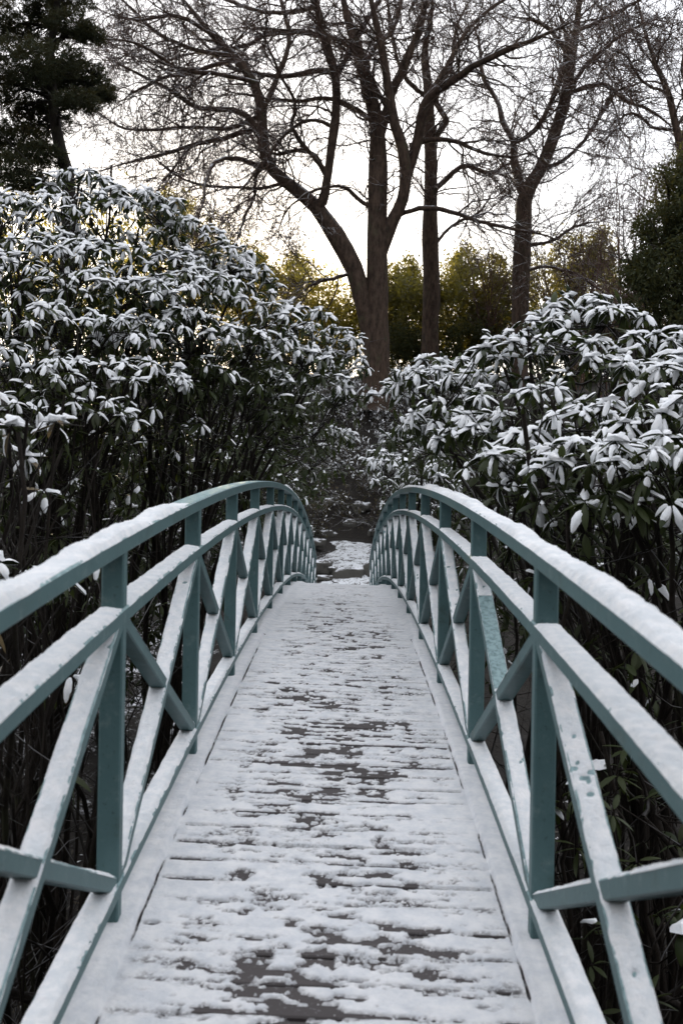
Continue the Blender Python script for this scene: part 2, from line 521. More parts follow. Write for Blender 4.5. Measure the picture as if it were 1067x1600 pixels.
def amt_noise(lo, hi, sc, seed):
    def f(pts, ln):
        return lo + (hi - lo) * smooth01(0.25, 0.7, fbm(ln * sc + seed * 1.7, ln * 0 + seed, seed=seed, octaves=3))
    return f
def amt_handrail(side):
    def f(pts, ln):
        y = pts[:, 1]
        n = fbm(ln * 1.9 + side * 11, ln * 0 + 3, seed=77 + int(side), octaves=4)
        a = 0.15 + 1.5 * smooth01(0.28, 0.62, n)
        if side < 0:      # left: clumps near, rubbed bare from the second post to the crest
            a = a * (1 - 1.15 * smooth01(3.55, 4.3, y) * (1 - smooth01(10.5, 11, y))) + 0.35 * np.exp(-((y - 8.6) / 0.25) ** 2)
        else:
            a = a + 0.30 * (1 - smooth01(8.8, 9.6, y)) - 0.9 * smooth01(9.0, 10.0, y)
        return a
    return f

for side in (-1, 1):
    specs = [('handrail', OFF_TOP, 0.084, 0.05, 0.0108, amt_handrail(side), 0.0),
             ('middle_rail', OFF_MID, 0.076, 0.048, 0.0100, amt_noise(0.7, 1.15, 0.8, 5 + side), 0.001),
             ('bottom_rail', 0.0, 0.072, 0.045, 0.011, amt_noise(0.45, 1.1, 1.3, 15 + side), 0.0)]
    for nm, off, w, h, sb, am, dx in specs:
        xc = side * (XC + dx)
        pts = np.stack([np.full_like(yy, xc), yy, zb(xc, yy, off)], 1)
        mb = MB(); bar(mb, pts, LAT, UPV, w, h, 0.005)
        o = mb.build(nm, M_PAINT, bridge, smooth=False)
        ysn = ysamp(1.2, y_end)
        if nm == 'handrail':
            segs = [(1.2, y_end)]
        else:                          # the posts stand through the snow
            e = [1.2] + [y for i in range(I0, I1 + 1) for y in (yi(i) - 0.03, yi(i) + 0.03) if y > 1.25] + [y_end]
            segs = [(e[j], e[j + 1]) for j in range(0, len(e) - 1, 2) if e[j + 1] - e[j] > 0.05]
            if len(e) % 2: segs = segs
        for j, (a, b_) in enumerate(segs):
            ysn = ysamp(a, b_)
            ps = np.stack([np.full_like(ysn, xc), ysn, zb(xc, ysn, off + h / 2)], 1)
            snow_strip(ps, np.broadcast_to(UPV, ps.shape), w, sb, 100 + 40 * (side + 1) + len(nm) * 3 + j, am).build('snow_cap', M_RSNOW, o)
    # posts
    for i in range(I0, I1 + 1):
        y = yi(i); xc = side * (XC + 0.0015)
        z0 = float(zb(xc, y, OFF_DECK - 0.012)); z1 = float(zb(xc, y, OFF_TOP - 0.02))
        mb = MB()
        bar(mb, [(xc + (z1 - z0) * 0.0, y, z0), (xc, y, z1)], np.array([1.0, 0, 0]), np.array([0, 1.0, 0]), 0.066, 0.052, 0.005)
        mb.build('post', M_PAINT, bridge, smooth=False)
    # crossed braces with their snow
    for i in range(I0, I1):
        ya, yb_ = yi(i) + 0.02, yi(i + 1) - 0.02
        for kind in (0, 1):
            xc = side * XC
            if kind == 0:   # foot at the near post, head at the far post
                A = np.array([xc, ya, float(zb(xc, ya, 0.012))]); B = np.array([xc, yb_, float(zb(xc, yb_, OFF_MID - 0.015))])
            else:
                A = np.array([xc, ya, float(zb(xc, ya, OFF_MID - 0.015))]); B = np.array([xc, yb_, float(zb(xc, yb_, 0.012))])
            d = norm(B - A); up = norm(np.cross(np.array([1.0, 0, 0]), d)); 
            if up[2] < 0: up = -up
            w = 0.062 if kind == 0 else 0.055
            mb = MB(); bar(mb, [A, B], np.array([1.0, 0, 0]), up, w, 0.046, 0.004)
            o = mb.build('brace', M_PAINT, bridge, smooth=False)
            L = float(np.linalg.norm(B - A)); step = 0.010 if ya < 5 else (0.022 if ya < 9 else 0.06)
            t = np.linspace(0, 1, max(12, int(L / step)))[:, None]
            halves = [(0.0, 1.0)] if kind == 0 else [(0.0, 0.475), (0.525, 1.0)]
            for j, (ta, tb) in enumerate(halves):
                tt = t[(t[:, 0] >= ta) & (t[:, 0] <= tb)]
                ps = A + (B - A) * tt + up * 0.023
                sd_ = 300 + i * 7 + j * 3 + kind * 2 + (side + 1) * 50
                am = amt_noise(0.36, 1.1, 2.2, sd_) if kind == 0 else amt_noise(0.25, 1.1, 2.2, sd_)
                if side == 1 and i == 1 and kind == 0:      # wiped clean over part of its length
                    am0 = am
                    am = lambda p, l, am0=am0: am0(p, l) - 2.5 * smooth01(0.50, 0.54, l / L) * (1 - smooth01(0.82, 0.86, l / L))
                snow_strip(ps, np.broadcast_to(up, ps.shape), w, 0.0072, sd_, am, rough=1.1, nx=9).build('snow_cap', M_RSNOW, o)

# deck: one object per board
PITCH, GAP = 0.145, 0.013
npl = int((y_end - y_start) / PITCH)
for k in range(npl):
    y0 = y_start + k * PITCH; y1 = y0 + PITCH - GAP
    mb = MB(); sag = rng.uniform(-0.0025, 0.0025)
    ym = (y0 + y1) / 2
    zz = [float(zrail(y0)), float(zrail(y1))]
    d = norm(np.array([0, y1 - y0, zz[1] - zz[0]])); up = norm(np.cross(LAT, d))
    c = np.array([0, ym, (zz[0] + zz[1]) / 2 + OFF_DECK - 0.02 + sag])
    e = rng.uniform(-0.004, 0.004)
    bar(mb, [c - LAT * (0.545 + e), c + LAT * (0.545 - e)], d, up, y1 - y0, 0.04, 0.004)
    mb.build('plank', M_PLANK, bridge, smooth=False)
for side in (-1, 1):
    mb = MB(); xc = side * 0.632
    pts = np.stack([np.full_like(yy, xc), yy, zb(xc, yy, OFF_DECK - 0.014)], 1)
    bar(mb, pts, LAT, UPV, 0.155, 0.05, 0.004)
    mb.build('edge_board', M_PLANK, bridge, smooth=False)
    mb = MB(); xc = side * 0.48
    pts = np.stack([np.full_like(yy, xc), yy, zb(xc, yy, OFF_DECK - 0.04 - 0.125)], 1)
    bar(mb, pts, LAT, UPV, 0.11, 0.24, 0.004)
    mb.build('beam', M_PAINT, bridge, smooth=False)

# snow trodden into the deck: a sheet that dips below the boards where they are bare
def deck_snow():
    mb = MB(); thin_all = []
    for (a, b_, dy, nx) in ((2.15, 4.2, 0.0074, 195), (4.2, 7.5, 0.0145, 135), (7.5, 14.5, 0.034, 80), (14.5, y_end, 0.08, 36)):
        ysx = np.arange(a, b_ + dy * 0.5, dy); ysx[-1] = b_
        x = np.linspace(-0.70, 0.70, nx)
        if a < 7: x = np.unique(np.round(np.concatenate([x] + [sg * (0.552 + np.arange(-0.009, 0.0095, 0.0015)) for sg in (-1, 1)]), 5))
        Xg, Yg = np.meshgrid(x, ysx)
        warp = (fbm(Xg * 3, Yg * 3, seed=90) - 0.5) * 0.05
        big = fbm(Xg * 1.6 + 3, Yg * 2.2, seed=61, octaves=3)
        mid = fbm(Xg * 6.5, Yg * 19 + warp * 30, seed=62, octaves=4)
        fine = fbm(Xg * 40, Yg * 60, seed=63, octaves=3)
        pl = np.floor((Yg - y_start) / PITCH); fr = (Yg - y_start) / PITCH - pl
        pj = _hash(pl, pl * 0, pl * 0, 4) - 0.5
        track = np.exp(-((Xg - 0.03 - 0.06 * np.sin(Yg * 1.3)) / 0.34) ** 2)
        side_tr = np.exp(-((Xg + 0.30) / 0.12) ** 2) * 0.35
        lump = fbm(Xg * 11, Yg * 15, seed=71, octaves=4, gain=0.6)
        h = 0.0150 + 0.013 * (mid - 0.5) + 0.010 * (big - 0.5) * 1.6 - 0.003 * track - 0.002 * side_tr + 0.009 * (fine - 0.5) + 0.012 * (lump - 0.5)
        p1 = fbm(Xg * 10.5 + 40, Yg * 27 + 13 + pj * 3, seed=66, octaves=5, gain=0.64)
        p2 = fbm(Xg * 3.6 + 11, Yg * 5.5 + 5, seed=73, octaves=3)
        p3 = fbm(Xg * 1.1 + 2, Yg * 0.9 + 15, seed=75, octaves=2)
        wide = np.exp(-((Xg - 0.02) / 0.44) ** 4)
        patch = smooth01(0.560, 0.61, p1 + 0.22 * (p2 - 0.5) + 0.03 * (p3 - 0.5) + 0.03 * track) * wide
        h = h - 0.021 * patch + 0.003 * pj
        far = smooth01(6.0, 11.0, Yg)
        h = h + 0.0055 * far
        h = np.where(h > 0, 0.011 * np.tanh(h / 0.013), h)      # trodden thin and flat
        # joints between boards: the snow sags and breaks there in places
        gapd = np.minimum(fr * PITCH, (1 - fr) * PITCH + 0.0) ; gapd = np.abs((fr - (1 - GAP / PITCH / 2)) * PITCH)
        gapd = np.minimum(gapd, np.abs((fr + GAP / PITCH / 2) * PITCH))
        br = smooth01(0.52, 0.64, fbm(Xg * 3.4 + pl * 1.37, pl * 7.7, seed=70, octaves=5, gain=0.6)) * (np.abs(Xg) < 0.54)
        line = np.exp(-(gapd / 0.010) ** 2)
        h = h - (0.003 + 0.034 * br * (1 - 0.85 * smooth01(3.0, 6.5, Yg))) * line
        # kerb strip: even snow, thin crack beside it
        ax = np.abs(Xg)
        kerb = smooth01(0.552, 0.566, ax)
        hk = 0.020 + 0.012 * (fbm(Xg * 9, Yg * 9, seed=64) - 0.5) + 0.004 * (fine - 0.5)
        h = h * (1 - kerb) + (hk + 0.010) * kerb
        crk = np.exp(-((ax - 0.552 - 0.004 * (fbm(Yg * 14, Xg * 0, seed=67) - 0.5)) / 0.0026) ** 2) * smooth01(0.34, 0.62, fbm(Yg * 7, np.sign(Xg) * 4, seed=68, octaves=5))
        h = h - 0.024 * crk
        edge = smooth01(0.70, 0.675, ax)
        h = np.where(edge < 0.999, h * edge - 0.012 * (1 - edge), h)
        h = np.maximum(h, -0.026)
        h = np.where((h < 0) & (line < 0.3) & (crk < 0.3), np.maximum(h, -0.006), h)
        Z = zb(Xg, Yg, OFF_DECK + 0.0005) + h
        thin = 1 - smooth01(-0.001, 0.0075, h)
        idx = np.arange(Xg.size).reshape(Xg.shape)
        mb.add(np.stack([Xg, Yg, Z], -1).reshape(-1, 3), np.stack([idx[:-1, :-1], idx[:-1, 1:], idx[1:, 1:], idx[1:, :-1]], -1).reshape(-1, 4))
        thin_all.append(thin.ravel())
    o = mb.build('deck_snow', M_DSNOW, bridge)
    at = o.data.attributes.new('thin', 'FLOAT', 'POINT')
    at.data.foreach_set('value', np.concatenate(thin_all).astype(np.float32))
deck_snow()

# ------------------------------------------------------------------ rhododendron leaves
def leaf_template(droop=0.35, fold=0.30):
    s = np.array([0.0, 0.12, 0.35, 0.62, 0.85, 1.0]); w = np.array([0.10, 0.55, 1.0, 0.95, 0.55, 0.05])
    c = np.array([-1, 0, 1.0])
    Sg, Cg = np.meshgrid(s, c, indexing='ij')
    Wd = w[:, None] * 0.135 * Cg
    z = -droop * Sg ** 2 - fold * np.abs(Wd) * 1.1
    v = np.stack([Sg * (1 - 0.12 * Sg), Wd, z], -1).reshape(-1, 3)
    i = np.arange(18).reshape(6, 3)
    q = np.stack([i[:-1, :-1], i[1:, :-1], i[1:, 1:], i[:-1, 1:]], -1).reshape(-1, 4)
    return v, q

def snow_template(seed, droop=0.35, thick=0.10):
    r = np.random.default_rng(seed)
    s0, s1 = [(0.03, 0.96), (0.02, 0.70), (0.24, 0.97), (0.02, 0.52), (0.06, 0.86)][seed % 5]     # some leaves carry only part of their load
    s = s0 + (s1 - s0) * np.array([0.0, 0.15, 0.5, 0.85, 1.0])
    w = np.interp(s, [0, 0.12, 0.35, 0.62, 0.85, 1.0], [0.3, 0.62, 1.02, 1.0, 0.66, 0.2]); w[0] *= 0.45; w[-1] *= 0.45
    c = np.array([-1, -0.62, 0, 0.62, 1.0]); hp = np.array([-0.06, 0.72, 1.0, 0.72, -0.06])
    w = w * r.uniform(0.78, 1.22, 5)
    hl = r.uniform(0.5, 1.4, 5); hl[0] *= 0.35; hl[-1] *= 0.35
    Sg, Cg = np.meshgrid(s, c, indexing='ij')
    Wd = w[:, None] * 0.135 * Cg + r.uniform(-0.012, 0.012, Sg.shape)
    z = -droop * Sg ** 2 - 0.30 * np.abs(Wd) * 1.1 * (np.abs(Cg) > 0.9) + thick * hl[:, None] * hp[None, :] + r.uniform(-0.010, 0.010, Sg.shape)
    v = np.stack([Sg * (1 - 0.12 * Sg), Wd, z], -1).reshape(-1, 3)
    i = np.arange(25).reshape(5, 5)
    q = np.stack([i[:-1, :-1], i[1:, :-1], i[1:, 1:], i[:-1, 1:]], -1).reshape(-1, 4)
    return v, q

DRO = [0.22, 0.40, 0.60]
def coarse_leaf(d):
    v, _ = leaf_template(d)
    v = v.reshape(6, 3, 3)[[0, 2, 3, 5]].reshape(-1, 3)
    i = np.arange(12).reshape(4, 3)
    return v, np.stack([i[:-1, :-1], i[1:, :-1], i[1:, 1:], i[:-1, 1:]], -1).reshape(-1, 4)
LEAF_T = [leaf_template(d) for d in DRO]; LEAF_C = [coarse_leaf(d) for d in DRO]
SNOW_T = [[snow_template(k * 5 + j, d) for j in range(5)] for k, d in enumerate(DRO)]
def tmesh(name, t, mat):
    mb = MB(); mb.add(t[0], t[1]); return mb.mesh(name, mat)
LEAF_ME = [tmesh('leaf', t, M_RHODO) for t in LEAF_T]
LEAFD_ME = [tmesh('leaf', t, M_DEAD) for t in LEAF_T]
SNOW_ME = [[tmesh('leaf_snow', t, M_SNOW) for t in row] for row in SNOW_T]

def poisson(pts, dmin, r):
    """greedy minimum distance filter"""
    keep, cells = [], {}
    inv = 1.0 / dmin; d2 = dmin * dmin
    for i in r.permutation(len(pts)):
        p = pts[i]; k = (int(p[0] * inv // 1), int(p[1] * inv // 1), int(p[2] * inv // 1)); ok = True
        for a in (-1, 0, 1):
            for b in (-1, 0, 1):
                for c in (-1, 0, 1):
                    for j in cells.get((k[0] + a, k[1] + b, k[2] + c), ()):
                        e = pts[j] - p
                        if e[0] * e[0] + e[1] * e[1] + e[2] * e[2] < d2: ok = False; break
                    if not ok: break
                if not ok: break
            if not ok: break
        if ok:
            cells.setdefault(k, []).append(i); keep.append(i)
    return np.array(keep, int)

def clear_of_bridge(p, m=0.0):
    inside = (np.abs(p[:, 0]) < 0.86 + m) & (p[:, 1] < y_end + 0.3) & (p[:, 2] < zrail(p[:, 1]) + OFF_TOP + 0.16 + m) & (p[:, 2] > zrail(p[:, 1]) - 0.6)
    return ~inside

def rhododendron(label, base, mounds, seed, dmin=0.135, leaf_len=(0.10, 0.15), n_parts=290, lower=0.35, snow_p=1.0, stems=40, dead=0.0, zmin=-0.45, group=None, coarse=False, gaps=0.485, droop=0.30, lower_drop=1.2):
    r = np.random.default_rng(seed)
    root = empty('rhododendron_bush', base)
    tag(root, label, 'bush', group)
    base = np.array(base, float)
    C = np.array([P(a, b, d) for (a, b, d, *_) in mounds]); RR = np.array([[x, y, z] for (*_, x, y, z) in mounds])
    pts, nrm, own, low = [], [], [], []
    for k in range(len(C)):
        a, b, c = RR[k]; area = 4 * math.pi * (((a * b) ** 1.6 + (a * c) ** 1.6 + (b * c) ** 1.6) / 3) ** (1 / 1.6)
        n = int(area / dmin ** 2 * 2.6)
        d = norm(r.normal(size=(n, 3))); d = d[d[:, 2] > zmin]
        lump = 1 + 0.30 * (fbm(d[:, 0] * 2.2 + k * 5, d[:, 1] * 2.2, d[:, 2] * 2.2 + seed, seed=seed) - 0.5) * 2
        p = C[k] + d * RR[k] * (lump * r.uniform(0.86, 1.03, len(d)))[:, None]
        pts.append(p); nrm.append(norm(d / RR[k])); own.append(np.full(len(p), k)); low.append(np.zeros(len(p), bool))
        nl = int(n * lower * 0.22)
        p = C[k] + r.uniform(-0.9, 0.9, (nl, 3)) * RR[k] * np.array([1, 1, 0.3]) - np.array([0, 0, 1]) * RR[k] * 0.2 - np.array([0, 0, 1.0]) * (r.random((nl, 1)) ** 1.6) * lower_drop
        pts.append(p); nrm.append(norm(r.normal(size=(nl, 3)) + [0, -0.3, 0.8])); own.append(np.full(nl, k)); low.append(np.ones(nl, bool))
    pts, nrm, own, low = map(np.concatenate, (pts, nrm, own, low))
    inside = np.zeros(len(pts), bool)
    for k in range(len(C)):
        e = (((pts - C[k]) / (RR[k] * 0.80)) ** 2).sum(1) < 1
        inside |= e & (own != k)
    ok = (~inside | low) & clear_of_bridge(pts) & (pts[:, 2] > gz(pts[:, 0], pts[:, 1]) + 0.12)
    pts, nrm, own, low = pts[ok], nrm[ok], own[ok], low[ok]
    gap = fbm(pts[:, 0] * 1.25 + seed + 0.5 * pts[:, 2], pts[:, 1] * 1.25, pts[:, 2] * 4.4, seed=seed + 31, octaves=3, gain=0.4)
    ok = low | (gap + 0.10 * nrm[:, 2] > gaps)
    pts, nrm, own, low = pts[ok], nrm[ok], own[ok], low[ok]
    kp = poisson(pts, dmin, r)
    pts, nrm, own, low = pts[kp], nrm[kp], own[kp], low[kp]
    # how much foliage hangs above a whorl decides how much snow reaches it
    cell = {}
    for i, p in enumerate(pts): cell.setdefault((int(p[0] // 0.17), int(p[1] // 0.17)), []).append(i)
    cover = np.zeros(len(pts))
    for i, p in enumerate(pts):
        a, b = int(p[0] // 0.17), int(p[1] // 0.17)
        for j in cell[(a, b)]:
            if pts[j, 2] > p[2] + 0.10: cover[i] += 1
    expo = np.where(cover == 0, 0.82, np.where(cover == 1, 0.40, np.where(cover == 2, 0.15, 0.04))) * np.where(low, 0.7, 1)
    # leaves of every whorl
    axis = norm(nrm * 0.70 + np.array([0, 0, 0.55]) + r.normal(size=pts.shape) * 0.24)
    nl = r.integers(6, 13, len(pts)); nl[low] = r.integers(3, 7, low.sum())
    W = np.repeat(np.arange(len(pts)), nl); n = len(W)
    slot = np.concatenate([np.arange(k) / k for k in nl]) * 2 * math.pi + np.repeat(r.uniform(0, 6.28, len(pts)), nl) + r.normal(size=n) * 0.42
    A = axis[W]
    ref = norm(np.cross(A, np.array([0.31, 0.9, 0.2]))); ref2 = np.cross(A, ref)
    lift = r.normal(0.14, 0.48, n)
    d = norm(np.cos(slot)[:, None] * ref + np.sin(slot)[:, None] * ref2 + A * lift[:, None] + np.array([0, 0, -1.0]) * droop)
    side = norm(np.cross(np.array([0, 0, 1.0]), d) + r.normal(size=(n, 3)) * 0.24)
    side = norm(side - d * (side * d).sum(1, keepdims=True))
    upv = np.cross(d, side)
    Ls = leaf_len[0] + (leaf_len[1] - leaf_len[0]) * r.beta(1.6, 1.6, n) * np.repeat(r.uniform(0.6, 1.25, len(pts)), nl) * np.where(low[W], 0.85, 1.0)
    pos = pts[W] + d * 0.012 + A * r.uniform(-0.02, 0.01, (n, 1))
    var = r.integers(0, 3, n); var2 = r.integers(0, 5, n)
    has = (r.random(n) < expo[W] * snow_p) & (upv[:, 2] > 0.15)
    isdead = r.random(n) < dead
    Wd = r.uniform(0.80, 1.28, n)
    thick = np.clip(r.normal(1.0, 0.25, n), 0.5, 1.6)
    M = np.stack([d, side * Wd[:, None], upv], -1) * Ls[:, None, None]      # columns are the leaf's axes
    # the leaves that show largest become parts of their own
    score = Ls / np.maximum(pos[:, 1], 0.5) * np.where(has, 1.4, 1.0) * r.uniform(0.75, 1.25, n)
    pxs = (pos[:, 0] - CAM[0]) / pos[:, 1] * FPX + VPX; pys = VPY - (pos[:, 2] - CAM[2]) / pos[:, 1] * FPX
    vis = (pxs > 10) & (pxs < 1057) & (pys > 10) & (pys < 1590) & (nrm[W, 1] < 0.35)
    score = np.where(vis, score, -1)
    top = np.argsort(-score)[:n_parts]; top = top[score[top] > 0]
    single = np.zeros(n, bool); single[top] = True
    for i in top:
        me = (LEAFD_ME if isdead[i] else LEAF_ME)[var[i]]
        o = bpy.data.objects.new('leaf', me); COL.objects.link(o); o.parent = root
        mm = Matrix([[*M[i, 0], pos[i, 0] - base[0]], [*M[i, 1], pos[i, 1] - base[1]], [*M[i, 2], pos[i, 2] - base[2]], [0, 0, 0, 1]])
        o.matrix_basis = mm
        if has[i]:
            s = bpy.data.objects.new('leaf_snow', SNOW_ME[var[i]][var2[i]]); COL.objects.link(s); s.parent = o
    fol, sno, ded = MB(), MB(), MB()
    for k in range(3):
        for mbx, sel in ((fol, ~isdead), (ded, isdead)):
            s = ~single & (var == k) & sel
            if s.any():
                tv, tq = (LEAF_C if coarse else LEAF_T)[k]; vv = pos[s][:, None, :] + np.einsum('nij,kj->nki', M[s], tv)
                mbx.add(vv.reshape(-1, 3), (tq[None] + (np.arange(s.sum()) * len(tv))[:, None, None]).reshape(-1, 4))
        for j in range(5):
            s = ~single & (var == k) & (var2 == j) & has
            if not s.any(): continue
            tv, tq = SNOW_T[k][j]; vv = pos[s][:, None, :] + np.einsum('nij,kj->nki', M[s] * np.array([1, 1, 1.0])[None, None, :] , tv)
            sno.add(vv.reshape(-1, 3), (tq[None] + (np.arange(s.sum()) * len(tv))[:, None, None]).reshape(-1, 4))
    tag(fol.build('foliage', M_RHODO, root), kind='stuff')
    if ded.n: tag(ded.build('withered_foliage', M_DEAD, root), kind='stuff')
    wb = np.where((r.random(len(pts)) < expo * snow_p * 0.8) & ~low)[0]
    if len(wb):
        th = np.array([0.5, 1.1, 1.75]); ph = np.arange(7) * 2 * math.pi / 7
        T_, F_ = np.meshgrid(th, ph, indexing='ij')
        dm = np.stack([np.sin(T_) * np.cos(F_), np.sin(T_) * np.sin(F_), np.cos(T_)], -1).reshape(-1, 3)
        dm = np.vstack([dm, [[0, 0, 1.0]]])
        rad = r.uniform(0.022, 0.055, (len(wb), 1, 1)) * r.uniform(0.55, 1.5, (len(wb), len(dm), 1)) * np.array([1, 1, 0.55])
        bv = pts[wb][:, None, :] + np.array([0, 0, 0.004]) + dm[None] * rad
        ii = np.arange(21).reshape(3, 7); nx_ = np.roll(ii, -1, 1)
        bq = np.stack([ii[:-1], ii[1:], nx_[1:], nx_[:-1]], -1).reshape(-1, 4); bt = np.stack([np.full(7, 21), ii[0], nx_[0]], -1)
        offs = (np.arange(len(wb)) * 22)[:, None, None]
        sno.add(bv.reshape(-1, 3), (bq[None] + offs).reshape(-1, 4), (bt[None] + offs).reshape(-1, 3))
    if sno.n: tag(sno.build('snow_on_leaves', M_SNOW, root), kind='stuff')
    # stems
    tw, big = MB(), MB()
    mains = []
    for k in range(len(C)):
        st = base + np.array([r.normal() * 0.35, r.normal() * 0.35, -0.1])
        st[2] = float(gz(st[0], st[1])) - 0.1
        en = C[k] - np.array([0, 0, RR[k, 2] * 0.25])
        t = np.linspace(0, 1, 12)[:, None]
        midp = np.array([st[0] * 0.75 + en[0] * 0.25 + r.normal() * 0.15, st[1] * 0.5 + en[1] * 0.5 + r.normal() * 0.2, st[2] + 0.72 * (en[2] - st[2])])
        p = st * (1 - t) ** 2 + 2 * midp * t * (1 - t) + en * t ** 2
        p[1:] += np.cumsum(r.normal(size=(11, 3)) * 0.025, 0)
        mains.append(p)
    mains = np.array(mains)
    clr = lambda q_: np.array([clear_of_bridge(z_, 0.0).all() for z_ in q_], bool)
    okm = clr(mains)
    tubes(big, mains[okm], np.linspace(0.036, 0.013, 12)[None].repeat(okm.sum(), 0) * r.uniform(0.8, 1.2, (okm.sum(), 1)), 7)
    # secondary nodes, then twigs to whorls
    sub_i = r.choice(len(pts), max(1, len(pts) // 6), replace=False)
    orig = mains[own[sub_i], r.integers(5, 12, len(sub_i))]
    subp = orig + (pts[sub_i] - orig) * 0.62
    t = np.linspace(0, 1, 5)[None, :, None]
    md = (orig + subp) / 2 + r.normal(size=orig.shape) * 0.08 - np.array([0, 0, 0.06])
    p = orig[:, None] * (1 - t) ** 2 + 2 * md[:, None] * t * (1 - t) + subp[:, None] * t ** 2
    p = p[clr(p)]
    tubes(tw, p, np.linspace(0.011, 0.0065, 5)[None].repeat(len(p), 0), 4)
    near = np.empty(len(pts), int)
    for a in range(0, len(pts), 400):
        dd = ((pts[a:a + 400, None] - subp[None]) ** 2).sum(-1) + (own[a:a + 400, None] != own[sub_i][None]) * 0.3
        near[a:a + 400] = dd.argmin(1)
    o0 = subp[near]; md = (o0 + pts) / 2 + r.normal(size=pts.shape) * 0.04 - np.array([0, 0, 0.03])
    t = np.linspace(0, 1, 4)[None, :, None]
    p = o0[:, None] * (1 - t) ** 2 + 2 * md[:, None] * t * (1 - t) + pts[:, None] * t ** 2
    p = p[clr(p)]
    tubes(tw, p, np.linspace(0.0055, 0.0035, 4)[None].repeat(len(p), 0), 3)
    # leggy bare stems under the canopy
    if stems:
        kk = r.integers(0, len(C), stems)
        st = base + np.stack([r.normal(size=stems) * 0.9, r.normal(size=stems) * 0.6, np.zeros(stems)], 1)
        st[:, 0] = C[kk, 0] * 0.7 + st[:, 0] * 0.3 + r.normal(size=stems) * 0.35
        st[:, 2] = gz(st[:, 0], st[:, 1]) - 0.1
        en = C[kk] + r.uniform(-0.8, 0.8, (stems, 3)) * RR[kk] * np.array([1, 1, 0.3])
        t2 = np.linspace(0, 1, 14)[None, :, None]
        p = st[:, None] * (1 - t2) + en[:, None] * t2 + np.cumsum(r.normal(size=(stems, 14, 3)) * 0.06, 1) * np.minimum(1, 3 * t2)
        okb = clr(p)
        p = p[okb]; rad = r.uniform(0.006, 0.026, len(p))
        tubes(big, p, rad[:, None] * np.linspace(1.15, 0.5, 14)[None], 6)
        kid = grow(p, rad[:, None] * np.linspace(1.0, 0.5, 14)[None], 16, (0.15, 0.95), (25, 75), (0.15, 0.45), 0.38, 0.24, 0.05, r, n=6, taper=0.5)
        okb = clr(kid[0]); tubes(tw, kid[0][okb], kid[1][okb], 3)
    big.build('stem', M_STEM, root)
    tag(tw.build('twigs', M_STEM, root), kind='stuff')
    return root

def grow(Pp, Rp, per, trange, ang, lenf, rfac, wander, trop, r, n=8, taper=0.35, minr=0.0, lens=None, rmax=9.0):
    """children for every poly line of (Pp,Rp): returns (points, radii)"""
    M, N, _ = Pp.shape
    L = np.linalg.norm(np.diff(Pp, axis=1), axis=2).sum(1)
    idx = np.repeat(np.arange(M), per)
    t = r.uniform(trange[0], trange[1], len(idx))
    f = t * (N - 1); k = np.minimum(f.astype(int), N - 2); w = (f - k)[:, None]
    p0 = Pp[idx, k] * (1 - w) + Pp[idx, k + 1] * w
    T = norm(Pp[idx, k + 1] - Pp[idx, k])
    r0 = (Rp[idx, k] * (1 - w[:, 0]) + Rp[idx, k + 1] * w[:, 0])
    az = r.uniform(0, 2 * math.pi, len(idx))
    a = np.radians(r.uniform(ang[0], ang[1], len(idx)))
    u = norm(np.cross(T, np.array([0.2, 0.9, 0.37]))); vv = np.cross(T, u)
    d = norm(T * np.cos(a)[:, None] + (np.cos(az)[:, None] * u + np.sin(az)[:, None] * vv) * np.sin(a)[:, None])
    ln = (L[idx] if lens is None else lens) * r.uniform(lenf[0], lenf[1], len(idx)) * (1.15 - 0.55 * t)
    step = ln / (n - 1)
    out = np.empty((len(idx), n, 3)); out[:, 0] = p0
    for s in range(1, n):
        d = norm(d + r.normal(size=d.shape) * wander + np.array([0, 0, trop]))
        out[:, s] = out[:, s - 1] + d * step[:, None]
    rc = np.maximum(np.minimum(np.minimum(r0 * rfac * r.uniform(0.75, 1.2, len(idx)), r0 * 0.9), rmax), minr)
    rad = np.maximum(rc[:, None] * np.linspace(1, taper, n)[None], minr * 0.7)
    return out, rad

